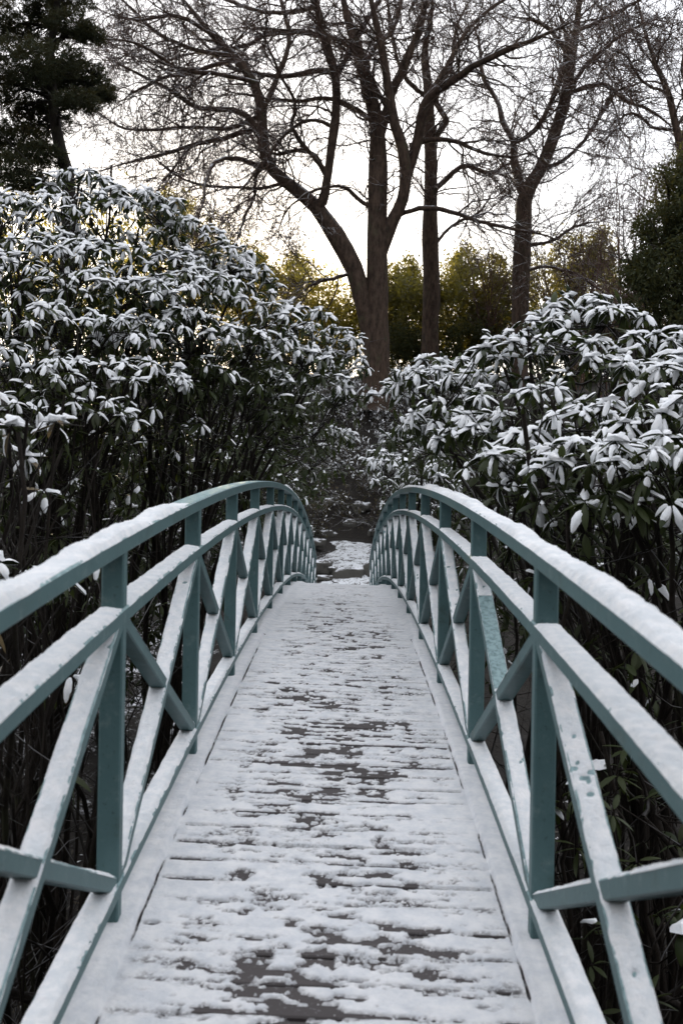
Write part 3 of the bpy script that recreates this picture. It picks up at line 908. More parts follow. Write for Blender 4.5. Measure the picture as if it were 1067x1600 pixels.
# ------------------------------------------------------------------ big bare trees
def bare_tree(name, label, limbs, D, seed, lv=((7, 9, 0.42), (8, 7, 0.5), (6, 6, 0.55)), drift=3.5, minr=0.0105, trunk_n=2, snow_kink=False):
    r = np.random.default_rng(seed)
    P0 = P(limbs[0][0][0], limbs[0][0][1], D)
    base = np.array([P0[0], P0[1], float(gz(P0[0], P0[1])) - 0.1])
    root = empty(name, base); tag(root, label, 'tree', 'bare trees on the bank')
    allp, allr, tips = [], [], []
    for li, lb in enumerate(limbs):
        lb = np.array(lb, float)
        dd = (0 if li < trunk_n else r.uniform(-1, 1) * drift)
        t = np.linspace(0, 1, len(lb))
        Dl = D + dd * t ** 1.5
        pt = np.array([P(a, b, d_) for (a, b, _), d_ in zip(lb, Dl)])
        if li == 0: pt[0, 2] = base[2] - 0.2
        rad = lb[:, 2] / FPX * Dl * (1.0 if li < trunk_n else 0.84)
        full = resample(np.column_stack([pt, rad]), 26)
        p, ra = full[:, :3], np.maximum(full[:, 3], 0.004)
        ra[-7:] *= np.linspace(1, 0.25, 7)
        p[1:] += np.cumsum(r.normal(size=(25, 3)) * (0.030 if li < trunk_n else 0.026), 0) * 0.6
        ra = ra * (1 + 0.20 * (vnoise(np.arange(26) * 0.55 + li * 3.3, np.full(26, seed * 1.0), seed=seed) - 0.5))
        if li == 0:
            ra[:4] *= np.array([1.45, 1.22, 1.1, 1.04])
        mb = MB(); tubes(mb, p[None], ra[None], 12 if li < trunk_n else 8)
        mb.build('trunk' if li < trunk_n else 'branch', M_BEECH, root)
        allp.append(p); allr.append(ra)
    Pl, Rl = np.array(allp), np.array(allr)
    lo = np.array([0.40 if i < trunk_n else 0.25 for i in range(len(limbs))])
    cur = (Pl, Rl)
    lens = np.linalg.norm(np.diff(Pl, axis=1), axis=2).sum(1)
    med, fine = MB(), MB()
    # level 1: from the limbs, only off the upper part of a trunk
    outp, outr = [], []
    for i in range(len(limbs)):
        per = int(lv[0][0] * (1.0 + lens[i] / 5.0))
        a, b = grow(Pl[i:i + 1], Rl[i:i + 1], per, (lo[i], 0.99), (22, 60), (0.35, 0.85), 0.40, 0.25, -0.008, r, n=12, taper=0.25, minr=minr * 1.4, lens=6.0, rmax=0.036)
        outp.append(a); outr.append(b)
    a, b = np.concatenate(outp), np.concatenate(outr)
    tubes(med, a, b, 5)
    a2, b2 = grow(a, b, lv[1][0], (0.12, 0.99), (20, 55), (0.25, 0.55), 0.55, 0.28, -0.01, r, n=7, taper=0.35, minr=minr)
    tubes(med, a2, b2, 3)
    a3, b3 = grow(a2, b2, lv[2][0], (0.15, 0.98), (25, 65), (0.35, 0.7), 0.6, 0.30, 0.01, r, n=3, taper=0.6, minr=minr * 0.72)
    tubes(fine, a3, b3, 3)
    tag(med.build('boughs', M_BEECH, root), kind='stuff')
    tag(fine.build('twigs', M_TWIG, root), kind='stuff')
    return root

beech = [
    [(582, 650, 25), (583, 560, 21), (583, 450, 18.5), (580, 350, 17), (578, 260, 15), (575, 190, 13), (556, 120, 11), (537, 60, 9), (520, 0, 8), (505, -90, 5)],
    [(577, 560, 13), (567, 490, 16), (543, 415, 15), (511, 357, 14), (487, 325, 12.5), (455, 296, 11), (420, 268, 9.5), (405, 230, 9), (402, 170, 8.5), (388, 130, 8), (360, 90, 7), (330, 60, 6), (290, 15, 5), (240, -40, 3)],
    [(487, 326, 10), (497, 310, 10), (505, 260, 9), (513, 190, 9), (512, 120, 8.5), (495, 60, 8), (480, 0, 7), (470, -80, 5)],
    [(588, 400, 11), (604, 345, 13), (620, 300, 12), (618, 240, 10.5), (602, 190, 9), (592, 140, 8), (578, 60, 7), (560, -10, 6), (550, -90, 4)],
    [(620, 300, 9), (640, 215, 9.5), (653, 155, 9), (696, 122, 7.5), (741, 92, 6), (832, 52, 4.5), (900, 20, 3)],
    [(578, 225, 10), (602, 150, 9), (622, 90, 8), (642, 30, 7), (660, -40, 5)],
    [(405, 225, 6), (380, 190, 6), (354, 174, 5.5), (295, 172, 4.5), (253, 148, 3.8), (200, 122, 3), (140, 90, 2)],
    [(535, 70, 6), (490, 56, 6), (455, 50, 5), (405, 53, 5), (375, 71, 4), (314, 82, 3.2), (243, 100, 2.2)],
    [(512, 115, 6), (486, 110, 5.5), (440, 118, 5), (405, 116, 4.5), (345, 104, 3.5), (295, 55, 2.6), (250, 20, 2)],
    [(400, 205, 5.5), (385, 203, 5), (324, 222, 4.5), (253, 243, 3.6), (202, 258, 2.8), (142, 279, 2)],
    [(420, 268, 5), (395, 258, 5), (354, 248, 4.5), (324, 254, 4), (309, 284, 3.4), (302, 330, 2.5), (290, 370, 1.6)],
    [(410, 262, 4), (392, 275, 3.6), (390, 305, 3.2), (375, 345, 2.6), (360, 392, 1.8)],
    [(502, 275, 5), (480, 245, 5), (455, 233, 4), (420, 240, 3), (380, 228, 2)],
    [(614, 335, 5), (650, 322, 5), (696, 327, 4.4), (746, 343, 3.6), (822, 357, 2.6), (880, 372, 1.6)],
    [(630, 225, 5), (660, 214, 5), (696, 211, 4.4), (741, 226, 3.4), (790, 232, 2.4), (840, 222, 1.6)],
    [(578, 190, 5), (540, 165, 5), (500, 150, 4), (450, 155, 3.4), (390, 150, 2.5), (330, 135, 2)],
    [(402, 170, 5), (425, 110, 5), (440, 60, 4.6), (430, 10, 4), (415, -50, 3)],
    [(550, 425, 4), (520, 432, 3.4), (485, 440, 2.8), (465, 458, 1.8)],
    [(580, 330, 4), (545, 305, 4), (520, 290, 3.2), (470, 300, 2.4), (430, 335, 1.8), (420, 380, 1.4)],
    [(512, 125, 5), (545, 60, 5), (570, 10, 4.5), (600, -40, 4)],
    [(360, 90, 5), (300, 80, 4.4), (240, 55, 3.6), (190, 15, 2.8), (150, -30, 2)],
    [(653, 155, 5), (690, 90, 4.6), (720, 40, 4), (760, 5, 3.4), (800, -30, 2.6)],
    [(602, 185, 5), (560, 100, 5), (600, 40, 4.4), (615, -30, 3.6)],
    [(392, 132, 5), (330, 120, 4.4), (270, 112, 3.4), (200, 72, 2.6), (120, 62, 1.8)],
    [(362, 92, 4.6), (305, 112, 4), (232, 132, 3), (165, 172, 2)],
    [(402, 180, 4.6), (345, 202, 4), (270, 200, 3.2), (190, 204, 2.4), (120, 170, 1.8)],
    [(335, 64, 4.2), (262, 30, 3.6), (190, 42, 2.6), (130, 22, 1.8)],
    [(480, 10, 5), (420, 20, 4.2), (350, 10, 3.4), (280, -20, 2.6)],
    [(440, 285, 4), (400, 300, 3.4), (340, 300, 2.8), (270, 290, 2.2), (200, 240, 1.6)],
    [(512, 200, 4), (470, 190, 3.6), (430, 215, 3), (370, 290, 2.2), (340, 330, 1.6)],
    [(500, 270, 4), (450, 200, 3.6), (455, 160, 3), (420, 90, 2.6), (400, 30, 2)],
]
bare_tree('beech_tree', 'large bare beech with twin stems rising at the head of the path', beech, 34.0, 21, lv=((8, 0, 0), (9, 0, 0), (5, 0, 0)), trunk_n=2)
tree2 = [
    [(668, 580, 14), (668, 450, 13.5), (667, 380, 12.5), (664, 300, 11), (662, 230, 9.5), (655, 150, 8), (650, 90, 6.5), (660, 30, 5), (672, -50, 3.5)],
    [(663, 225, 6), (676, 201, 6), (686, 186, 6), (668, 151, 5), (690, 100, 4), (700, 40, 3), (730, -20, 2.4)],
    [(665, 300, 5), (690, 278, 5), (721, 257, 4.4), (761, 266, 3.6), (786, 251, 2.6), (830, 240, 1.8)],
    [(655, 150, 4), (620, 120, 4), (600, 60, 3), (590, 0, 2.4)],
    [(667, 390, 3), (700, 350, 3), (740, 330, 2.2), (770, 290, 1.6)],
]
bare_tree('bare_tree', 'slim bare tree with snow-flecked trunk right behind the twin-stemmed beech', tree2, 39.0, 22, lv=((8, 0, 0), (9, 0, 0), (5, 0, 0)), trunk_n=1)
tree3 = [
    [(806, 520, 15), (808, 420, 13.5), (812, 350, 13), (815, 300, 12), (835, 260, 11), (855, 215, 10), (870, 160, 9), (878, 110, 9), (885, 60, 8), (893, 0, 7), (900, -80, 5)],
    [(814, 305, 8), (800, 270, 8), (793, 235, 7), (790, 212, 6), (776, 188, 5.5), (768, 155, 4.6), (742, 115, 4), (736, 70, 3), (720, 20, 2.4)],
    [(790, 215, 5), (805, 212, 5), (830, 190, 5), (850, 150, 5), (864, 100, 5), (868, 50, 4), (850, 0, 3)],
    [(876, 140, 5), (900, 132, 5), (930, 128, 4.6), (960, 150, 3.6), (1000, 165, 2.8), (1050, 200, 2)],
    [(880, 90, 5), (850, 50, 4.4), (820, 30, 3.6), (780, 20, 2.8)],
    [(868, 165, 4), (900, 100, 4), (940, 60, 3), (990, 30, 2.2), (1040, 20, 1.6)],
    [(810, 380, 4), (850, 370, 3.4), (890, 340, 2.6), (930, 330, 2)],
    [(835, 262, 4), (880, 240, 3.6), (920, 190, 3), (960, 110, 2.4)],
    [(808, 420, 3.4), (850, 410, 3), (900, 425, 2.4), (950, 460, 1.6)],
    [(888, 40, 4), (930, 20, 3.6), (980, -10, 2.6)],
]
bare_tree('bare_tree', 'bare forked tree above the right-hand snowy bush, right of the beech', tree3, 36.0, 23, lv=((8, 0, 0), (9, 0, 0), (5, 0, 0)), trunk_n=1)
tree4 = [
    [(1078, 560, 9), (1076, 440, 8), (1066, 340, 7), (1055, 260, 6.5), (1040, 195, 6), (1025, 130, 5), (1005, 80, 4), (985, 15, 3), (970, -60, 2)],
    [(1050, 240, 4), (1062, 160, 3.6), (1056, 90, 3), (1065, 20, 2.4), (1050, -40, 2)],
    [(1040, 195, 3.4), (1005, 190, 3), (975, 175, 2.4), (940, 190, 1.6)],
    [(1026, 135, 3), (990, 120, 2.6), (960, 80, 2), (930, 70, 1.6)],
]
bare_tree('bare_tree', 'thin bare tree leaning in at the right edge of the picture', tree4, 31.0, 24, lv=((8, 0, 0), (9, 0, 0), (5, 0, 0)), trunk_n=1)

# brushy leafless shrubs between the forked tree and the dark evergreen
def brush(label, px, py, D, h, seed, nst=9):
    r = np.random.default_rng(seed)
    b = P(px, py, D); b[2] = float(gz(b[0], b[1])) - 0.05
    root = empty('leafless_shrub', b); tag(root, label, 'shrub', 'leafless shrubs on the bank')
    H = CAM[2] - (h - VPY) / FPX * D - b[2]
    t = np.linspace(0, 1, 14)[None, :, None]
    end = b + np.stack([r.normal(size=nst) * 0.9, r.normal(size=nst) * 0.9, H * r.uniform(0.72, 1.0, nst)], 1)
    st = b + np.stack([r.normal(size=nst) * 0.25, r.normal(size=nst) * 0.25, np.zeros(nst)], 1)
    p = st[:, None] * (1 - t) + end[:, None] * t + np.cumsum(r.normal(size=(nst, 14, 3)) * 0.06, 1) * t
    rad = r.uniform(0.025, 0.05, nst)[:, None] * np.linspace(1, 0.25, 14)[None]
    s = MB(); tubes(s, p, rad, 6); s.build('stems', M_TWIG, root)
    a, c = grow(p, rad, 13, (0.25, 0.98), (20, 50), (0.14, 0.32), 0.5, 0.16, 0.05, r, n=8, minr=0.007)
    a2, c2 = grow(a, c, 7, (0.2, 0.95), (20, 55), (0.3, 0.6), 0.6, 0.2, 0.04, r, n=3, minr=0.007)
    f = MB(); tubes(f, a, c, 4); tubes(f, a2, c2, 3)
    tag(f.build('twigs', M_TWIG, root), kind='stuff')
brush('brown leafless shrub just left of the dark evergreen at right', 965, 520, 30.0, 225, 31, 12)
brush('leafless shrub behind the right-hand bush, close to the forked tree', 885, 520, 38.0, 300, 32, 9)

brush('leafless shrub left of the forked tree, behind the beech', 755, 520, 41.0, 375, 33, 9)
brush('leafless shrub at the right edge in front of the dark evergreen', 1030, 560, 27.0, 330, 34, 8)

# ------------------------------------------------------------------ evergreens behind
def leafy(name, label, cat, blobs, D, n, size, mat, seed, stems=4, group=None, squash=1.0, hollow=0.45, asp=0.45):
    r = np.random.default_rng(seed)
    C = np.array([P(a, b, D + d) for (a, b, d, *_) in blobs]); RR = np.array([[x, y, z] for (*_, x, y, z) in blobs])
    bx = C[:, 0].mean(); by = C[:, 1].mean(); bz = float(gz(bx, by)) - 0.1
    root = empty(name, (bx, by, bz)); tag(root, label, cat, group)
    vol = RR.prod(1) ** (2 / 3.0); cnt = (n * vol / vol.sum()).astype(int)
    pts = []
    for k in range(len(C)):
        d = norm(r.normal(size=(cnt[k], 3)))
        rr = np.where(r.random(cnt[k]) < 0.88, r.uniform(hollow ** 3, 1, cnt[k]) ** (1 / 3), r.uniform(0.9, 1.35, cnt[k]))
        lump = 1 + 0.45 * (fbm(d[:, 0] * 2.4 + k * 3, d[:, 1] * 2.4 + 9, d[:, 2] * 2.4, seed=seed + k, octaves=4) - 0.5) * 2
        p = C[k] + d * RR[k] * (rr * lump)[:, None]
        cl = fbm(p[:, 0] * 2.1, p[:, 1] * 2.1, p[:, 2] * 2.6, seed=seed + 3, octaves=2)
        pts.append(p[cl > 0.44])
    p = np.concatenate(pts); m = len(p)
    d = norm(r.normal(size=(m, 3)) + np.array([0, 0, -0.25])); u = norm(np.cross(d, r.normal(size=(m, 3))))
    L = size * r.uniform(0.6, 1.3, m)[:, None]
    w3 = np.cross(d, u)
    v = np.stack([p, p + d * L * 0.5 + u * L * asp * 0.5 + w3 * L * 0.06, p + d * L, p + d * L * 0.5 - u * L * asp * 0.5 + w3 * L * 0.06], 1)
    mb = MB(); mb.add(v.reshape(-1, 3), np.arange(m * 4).reshape(-1, 4))
    tag(mb.build('crown', mat, root, smooth=False), kind='stuff')
    s = MB(); t = np.linspace(0, 1, 10)[None, :, None]
    kk = np.arange(max(stems, len(C))) % len(C)
    st = np.array([bx, by, bz]) + np.stack([r.normal(size=len(kk)) * 0.3, r.normal(size=len(kk)) * 0.3, np.zeros(len(kk))], 1)
    q_ = st[:, None] * (1 - t) + C[kk][:, None] * t + np.cumsum(r.normal(size=(len(kk), 10, 3)) * 0.05, 1) * t
    rad = np.linspace(0.09, 0.03, 10)[None].repeat(len(kk), 0)
    tubes(s, q_, rad, 6)
    a, c = grow(q_, rad, 9, (0.35, 1.0), (30, 70), (0.2, 0.45), 0.5, 0.2, 0.02, r, n=7, minr=0.008)
    tubes(s, a, c, 4)
    s.build('trunk', M_STEM, root)
    return root

hl = [
    ('olive holly screen seen left of the twin-stemmed beech', [(430, 480, 0, 1.7, 1.4, 2.0), (385, 455, 1, 1.3, 1.2, 1.9), (480, 490, -1, 1.5, 1.3, 2.0), (455, 425, 1, 0.6, 0.7, 0.9), (400, 420, 1.5, 0.5, 0.6, 0.7), (520, 520, 0, 1.0, 1.0, 1.6)], 11000),
    ('sunlit holly showing above the left snowy bush', [(290, 410, 0, 1.7, 1.4, 2.6), (245, 350, 1, 0.9, 1.0, 1.5), (340, 450, 0, 1.4, 1.2, 2.0), (275, 320, 1, 0.5, 0.6, 0.8)], 7000),
    ('dense holly between the beech and the slim tree', [(610, 490, 0, 1.4, 1.2, 1.9), (650, 500, -1, 1.5, 1.2, 2.0), (560, 510, 0.5, 1.2, 1.2, 1.7), (630, 430, 1, 0.6, 0.7, 0.8), (600, 445, 0, 0.7, 0.7, 0.9)], 11000),
    ('dense holly between the slim tree and the forked tree', [(730, 480, 0, 1.7, 1.4, 2.2), (690, 500, -1.5, 1.6, 1.3, 1.9), (780, 490, -1, 1.5, 1.2, 2.0), (715, 415, 1, 0.7, 0.8, 0.9), (765, 425, 1, 0.6, 0.7, 0.9)], 13000),
    ('olive holly right of the forked tree, above the snowy bush', [(850, 480, 0, 1.7, 1.4, 2.3), (910, 460, 1, 1.6, 1.4, 2.4), (960, 510, -1, 1.7, 1.4, 2.2), (880, 400, 1, 0.8, 0.8, 1.0), (930, 390, 1, 0.7, 0.8, 1.2)], 13000),
]
for k, (lb, bl, n) in enumerate(hl):
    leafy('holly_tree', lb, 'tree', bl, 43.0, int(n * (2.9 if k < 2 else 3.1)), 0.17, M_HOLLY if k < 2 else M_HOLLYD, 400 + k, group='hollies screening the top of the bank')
# the same screen, added unseen to the left to block the low sun
for k, (a, b) in enumerate(((150, 430), (20, 420), (-130, 400))):
    leafy('holly_tree', ['added holly far left, hidden behind the big snowy bush', 'added holly behind the pine at the left edge', 'added holly beyond the left edge of the picture'][k], 'tree',
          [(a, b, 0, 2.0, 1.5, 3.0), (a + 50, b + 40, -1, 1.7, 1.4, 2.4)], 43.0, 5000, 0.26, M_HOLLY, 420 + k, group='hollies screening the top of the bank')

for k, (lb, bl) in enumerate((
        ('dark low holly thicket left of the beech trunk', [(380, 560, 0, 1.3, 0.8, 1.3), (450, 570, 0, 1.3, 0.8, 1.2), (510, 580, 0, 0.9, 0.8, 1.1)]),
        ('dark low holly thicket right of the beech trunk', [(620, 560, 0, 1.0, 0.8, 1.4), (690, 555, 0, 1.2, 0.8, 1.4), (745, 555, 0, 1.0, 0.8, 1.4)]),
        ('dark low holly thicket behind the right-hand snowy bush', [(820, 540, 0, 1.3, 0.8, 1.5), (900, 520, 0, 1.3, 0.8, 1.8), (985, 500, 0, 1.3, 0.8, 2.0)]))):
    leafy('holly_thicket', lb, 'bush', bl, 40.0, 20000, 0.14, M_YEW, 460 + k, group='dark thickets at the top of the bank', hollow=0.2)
leafy('yew_tree', 'dark evergreen tree at the right edge behind the snowy bush', 'tree',
      [(1045, 255, 0, 0.50, 0.6, 0.55), (1075, 320, 0.3, 0.9, 0.9, 0.9), (1020, 345, 0, 0.55, 0.6, 0.45), (1060, 420, -0.3, 1.1, 1.0, 0.9), (1005, 420, 0, 0.6, 0.7, 0.5), (1075, 520, -0.5, 1.3, 1.1, 1.0), (1010, 500, 0, 0.8, 0.8, 0.7), (1120, 380, 0, 1.2, 1.2, 1.8)],
      21.0, 62000, 0.115, M_YEW, 440, stems=8, asp=0.3)

def pine():
    r = np.random.default_rng(50)
    D = 17.0
    tr = [(98, 470, 12), (100, 330, 11), (95, 270, 10), (82, 235, 9.5), (72, 170, 8), (66, 90, 6.5), (75, 10, 5), (80, -70, 3)]
    pt = np.array([P(a, b, D) for a, b, _ in tr]); rad = np.array([c for *_, c in tr]) / FPX * D
    b0 = pt[0].copy(); b0[2] = float(gz(b0[0], b0[1])) - 0.1
    pt = np.vstack([b0, pt]); rad = np.concatenate([[rad[0] * 1.3], rad])
    full = resample(np.column_stack([pt, rad]), 30)
    root = empty('pine_tree', b0); tag(root, 'dark pine at the upper left behind the snowy bush', 'tree')
    s = MB(); tubes(s, full[None, :, :3], full[None, :, 3], 9); s.build('trunk', M_STEM, root)
    pads = [(30, 55, 0.7), (95, 42, 0.45), (60, 25, 0.4), (125, 60, 0.3), (15, 105, 0.75), (70, 100, 0.6), (120, 118, 0.42), (30, 150, 0.8), (95, 150, 0.55), (140, 140, 0.3), (0, 190, 0.8),
            (55, 195, 0.6), (110, 165, 0.4), (20, 235, 0.7), (55, 250, 0.45), (0, 275, 0.6), (30, 290, 0.5), (-40, 120, 1.0), (-50, 230, 1.0), (-30, 40, 0.8), (95, 0, 0.5), (45, -20, 0.7), (-20, -30, 0.9), (75, 125, 0.5), (150, 155, 0.22)]
    limbs, pcs = [], []
    for k, (a, b, w) in enumerate(pads):
        c = P(a, b, D + r.uniform(-0.9, 0.9)); pcs.append((c, w))
        o = full[np.argmin(np.abs(full[:, 2] - (c[2] - 0.25))), :3]
        t = np.linspace(0, 1, 9)[:, None]; md = (o + c) / 2 + np.array([0, 0, 0.15])
        q_ = o * (1 - t) ** 2 + 2 * md * t * (1 - t) + c * t ** 2; q_[1:] += np.cumsum(r.normal(size=(8, 3)) * 0.03, 0)
        limbs.append(q_)
    limbs = np.array(limbs); lr = np.linspace(0.035, 0.012, 9)[None].repeat(len(limbs), 0)
    s = MB(); tubes(s, limbs, lr, 5)
    a, c = grow(limbs, lr, 22, (0.25, 1.0), (25, 75), (0.20, 0.5), 0.5, 0.2, -0.03, r, n=6, minr=0.004)
    tubes(s, a, c, 3)
    s.build('limbs', M_STEM, root)
    sh, sd_ = [], []
    for c, w in pcs:
        n = int(600 * w)
        d = norm(r.normal(size=(n, 3))); p = c + d * np.array([w, w, w * 0.42]) * r.uniform(0.2, 1.0, (n, 1)) ** 0.5
        sh.append(p); sd_.append(norm(d * np.array([1, 1, 0.5]) + r.normal(size=(n, 3)) * 0.4 + [0, 0, 0.1]))
    sh, sd_ = np.concatenate(sh), np.concatenate(sd_)
    K = 16
    base = np.repeat(sh, K, 0) + np.repeat(sd_, K, 0) * r.uniform(-0.08, 0.04, (len(sh) * K, 1))
    nd_ = norm(np.repeat(sd_, K, 0) * 0.8 + r.normal(size=base.shape) * 0.6)
    u = norm(np.cross(nd_, r.normal(size=base.shape)))
    L = r.uniform(0.06, 0.11, (len(base), 1))
    v = np.stack([base - u * 0.0056, base + u * 0.0056, base + nd_ * L], 1)
    mb = MB(); mb.add(v.reshape(-1, 3), None, np.arange(len(base) * 3).reshape(-1, 3))
    tag(mb.build('needles', M_PINE, root, smooth=False), kind='stuff')
pine()

# ------------------------------------------------------------------ rhododendrons beside the bridge
def on_ground(x, y, dz=-0.05): return (x, y, float(gz(x, y)) + dz)

def pads(lst, flat=0.52):
    """flat drooping tiers of foliage: (px, py of the top, radius m, depth m)"""
    return [(x, y + flat * rr * FPX / D, D, rr, rr * 0.9, flat * rr) for x, y, rr, D in lst]

rhododendron('tall snow-laden rhododendron filling the left side beyond the railing', on_ground(-2.6, 8.8),
    pads([(115, 275, 0.36, 9.8), (30, 312, 0.62, 9.4), (190, 305, 0.60, 9.6), (265, 342, 0.50, 9.7), (-70, 330, 0.6, 9.2), (90, 372, 0.60, 9.0), (170, 385, 0.50, 9.1), (10, 405, 0.58, 8.7), (240, 395, 0.45, 9.2),
          (325, 382, 0.42, 9.9), (130, 432, 0.52, 8.6), (215, 438, 0.42, 8.6), (60, 478, 0.60, 8.2), (-50, 470, 0.6, 8.2), (150, 500, 0.50, 8.2), (10, 540, 0.52, 7.8), (100, 560, 0.50, 7.8), (195, 560, 0.45, 8.0), (40, 612, 0.42, 7.5), (140, 620, 0.38, 7.6)]),
    61, dmin=0.122, leaf_len=(0.085, 0.165), coarse=True, stems=14, lower=0.5, lower_drop=1.8, zmin=-0.12, gaps=0.44, droop=0.36)
rhododendron('snow-laden rhododendron arching over the left handrail near the crest', on_ground(-1.9, 10.4),
    pads([(300, 428, 0.50, 9.0), (355, 440, 0.46, 9.2), (370, 415, 0.36, 9.9), (290, 490, 0.46, 8.7), (405, 470, 0.44, 9.5), (355, 510, 0.46, 9.0), (455, 478, 0.38, 10.0), (440, 528, 0.42, 9.6), (500, 512, 0.36, 10.3), (300, 560, 0.42, 8.6),
          (385, 570, 0.42, 9.2), (530, 552, 0.30, 10.5), (480, 578, 0.38, 9.9), (525, 610, 0.28, 10.5), (440, 620, 0.36, 9.8), (515, 665, 0.24, 11.0), (240, 500, 0.45, 8.8)]),
    62, dmin=0.122, leaf_len=(0.085, 0.16), coarse=True, stems=14, lower=0.5, lower_drop=1.2, zmin=-0.12, gaps=0.44, droop=0.36)
rhododendron('snow-covered rhododendron close by the right handrail', on_ground(1.9, 6.0),
    pads([(900, 455, 0.36, 7.3), (955, 475, 0.34, 7.0), (1012, 500, 0.34, 6.9), (842, 500, 0.34, 7.1), (790, 522, 0.30, 7.0), (885, 522, 0.38, 6.6), (960, 548, 0.38, 6.2), (1050, 548, 0.40, 6.0), (690, 556, 0.36, 8.0), (742, 575, 0.34, 7.3),
          (650, 572, 0.28, 8.5), (805, 580, 0.36, 6.5), (622, 592, 0.24, 9.2), (872, 592, 0.36, 5.9), (950, 612, 0.36, 5.5), (1045, 602, 0.40, 5.3), (700, 622, 0.36, 7.3), (772, 634, 0.36, 6.5), (852, 662, 0.34, 5.6), (932, 674, 0.34, 5.2),
          (1022, 672, 0.36, 4.9), (645, 660, 0.32, 8.6), (722, 690, 0.30, 7.1), (792, 705, 0.30, 6.1), (885, 740, 0.26, 5.3), (985, 735, 0.28, 4.9), (1075, 740, 0.3, 4.8), (1130, 620, 0.45, 5.5)]),
    63, dmin=0.118, leaf_len=(0.085, 0.16), stems=12, lower=0.35, lower_drop=1.1, zmin=-0.12, gaps=0.44, droop=0.30)
rhododendron('small snowy rhododendron spray beyond the crest of the right handrail', on_ground(1.6, 13.0),
    [(625, 740, 12.0, 0.36, 0.4, 0.28), (597, 725, 13.0, 0.28, 0.3, 0.2), (600, 795, 14.0, 0.25, 0.3, 0.22), (660, 760, 12.0, 0.4, 0.4, 0.3)], 64, stems=14, lower=0.5, n_parts=120)
rhododendron('sparse withered-leaved rhododendron sprigs close to the left handrail', on_ground(-1.75, 4.4),
    [(40, 720, 4.2, 0.24, 0.2, 0.2), (25, 940, 3.7, 0.25, 0.2, 0.16), (130, 930, 4.4, 0.22, 0.2, 0.16)], 65, dmin=0.19, stems=18, lower=0.4, dead=0.35, n_parts=120, leaf_len=(0.09, 0.13), lower_drop=0.7)
rhododendron('low rhododendron in the hollow under the right railing', on_ground(1.9, 4.6),
    [(950, 1290, 4.4, 0.35, 0.35, 0.25), (1030, 1240, 4.6, 0.35, 0.3, 0.3), (1040, 1480, 3.9, 0.3, 0.3, 0.2), (900, 860, 5.3, 0.35, 0.3, 0.22)], 66, dmin=0.19, stems=12, lower=0.3, snow_p=0.07, n_parts=100, lower_drop=0.6, leaf_len=(0.07, 0.12))
# darker bushes standing behind
rhododendron('shaded rhododendron behind the left bushes on the ravine side', on_ground(-3.6, 15.0),
    [(120, 640, 14.0, 1.9, 1.2, 1.5), (300, 650, 14.5, 1.5, 1.2, 1.4), (420, 690, 16.0, 1.0, 1.0, 1.2), (-60, 640, 13.5, 1.6, 1.2, 1.7), (230, 800, 12.4, 1.5, 0.9, 1.0), (60, 820, 11.6, 1.5, 0.9, 1.1), (330, 800, 13.5, 1.2, 0.9, 1.0), (100, 960, 10.8, 1.3, 0.8, 0.9), (-20, 900, 10.5, 1.2, 0.8, 1.2)], 67, dmin=0.205, leaf_len=(0.12, 0.19), n_parts=40, stems=10, zmin=-0.95, snow_p=0.12, gaps=0.3, coarse=True)
rhododendron('shaded rhododendron behind the right-hand bush on the ravine side', on_ground(3.6, 11.0),
    [(850, 760, 10.5, 1.0, 0.9, 0.9), (980, 760, 9.6, 1.1, 0.9, 1.0), (1090, 760, 9.0, 1.0, 0.9, 1.1), (740, 780, 13.0, 0.9, 0.9, 0.8), (960, 930, 9.0, 1.2, 0.8, 0.8), (1060, 1000, 8.0, 1.0, 0.8, 0.9), (840, 920, 10.0, 0.9, 0.8, 0.7)], 68, dmin=0.205, leaf_len=(0.12, 0.18), n_parts=40, stems=8, lower=0.15, zmin=-0.95, snow_p=0.08, gaps=0.3, coarse=True)
rhododendron('dark evergreen shrub at the foot of the bank left of the path', on_ground(-2.2, 27.0),
    [(440, 800, 26.0, 0.8, 0.9, 0.8), (400, 760, 25.0, 1.1, 0.9, 1.0), (462, 830, 27.5, 0.5, 0.6, 0.5)], 69, dmin=0.2, leaf_len=(0.12, 0.18), n_parts=0, stems=16, zmin=-0.8, snow_p=0.28, coarse=True)
rhododendron('dark evergreen shrub at the foot of the bank right of the path', on_ground(2.2, 28.5),
    [(640, 780, 27.0, 0.8, 0.9, 0.9), (670, 700, 28.5, 1.2, 0.9, 1.0), (610, 820, 28.5, 0.4, 0.6, 0.4)], 70, dmin=0.2, leaf_len=(0.12, 0.18), n_parts=0, stems=16, zmin=-0.8, snow_p=0.28, coarse=True)

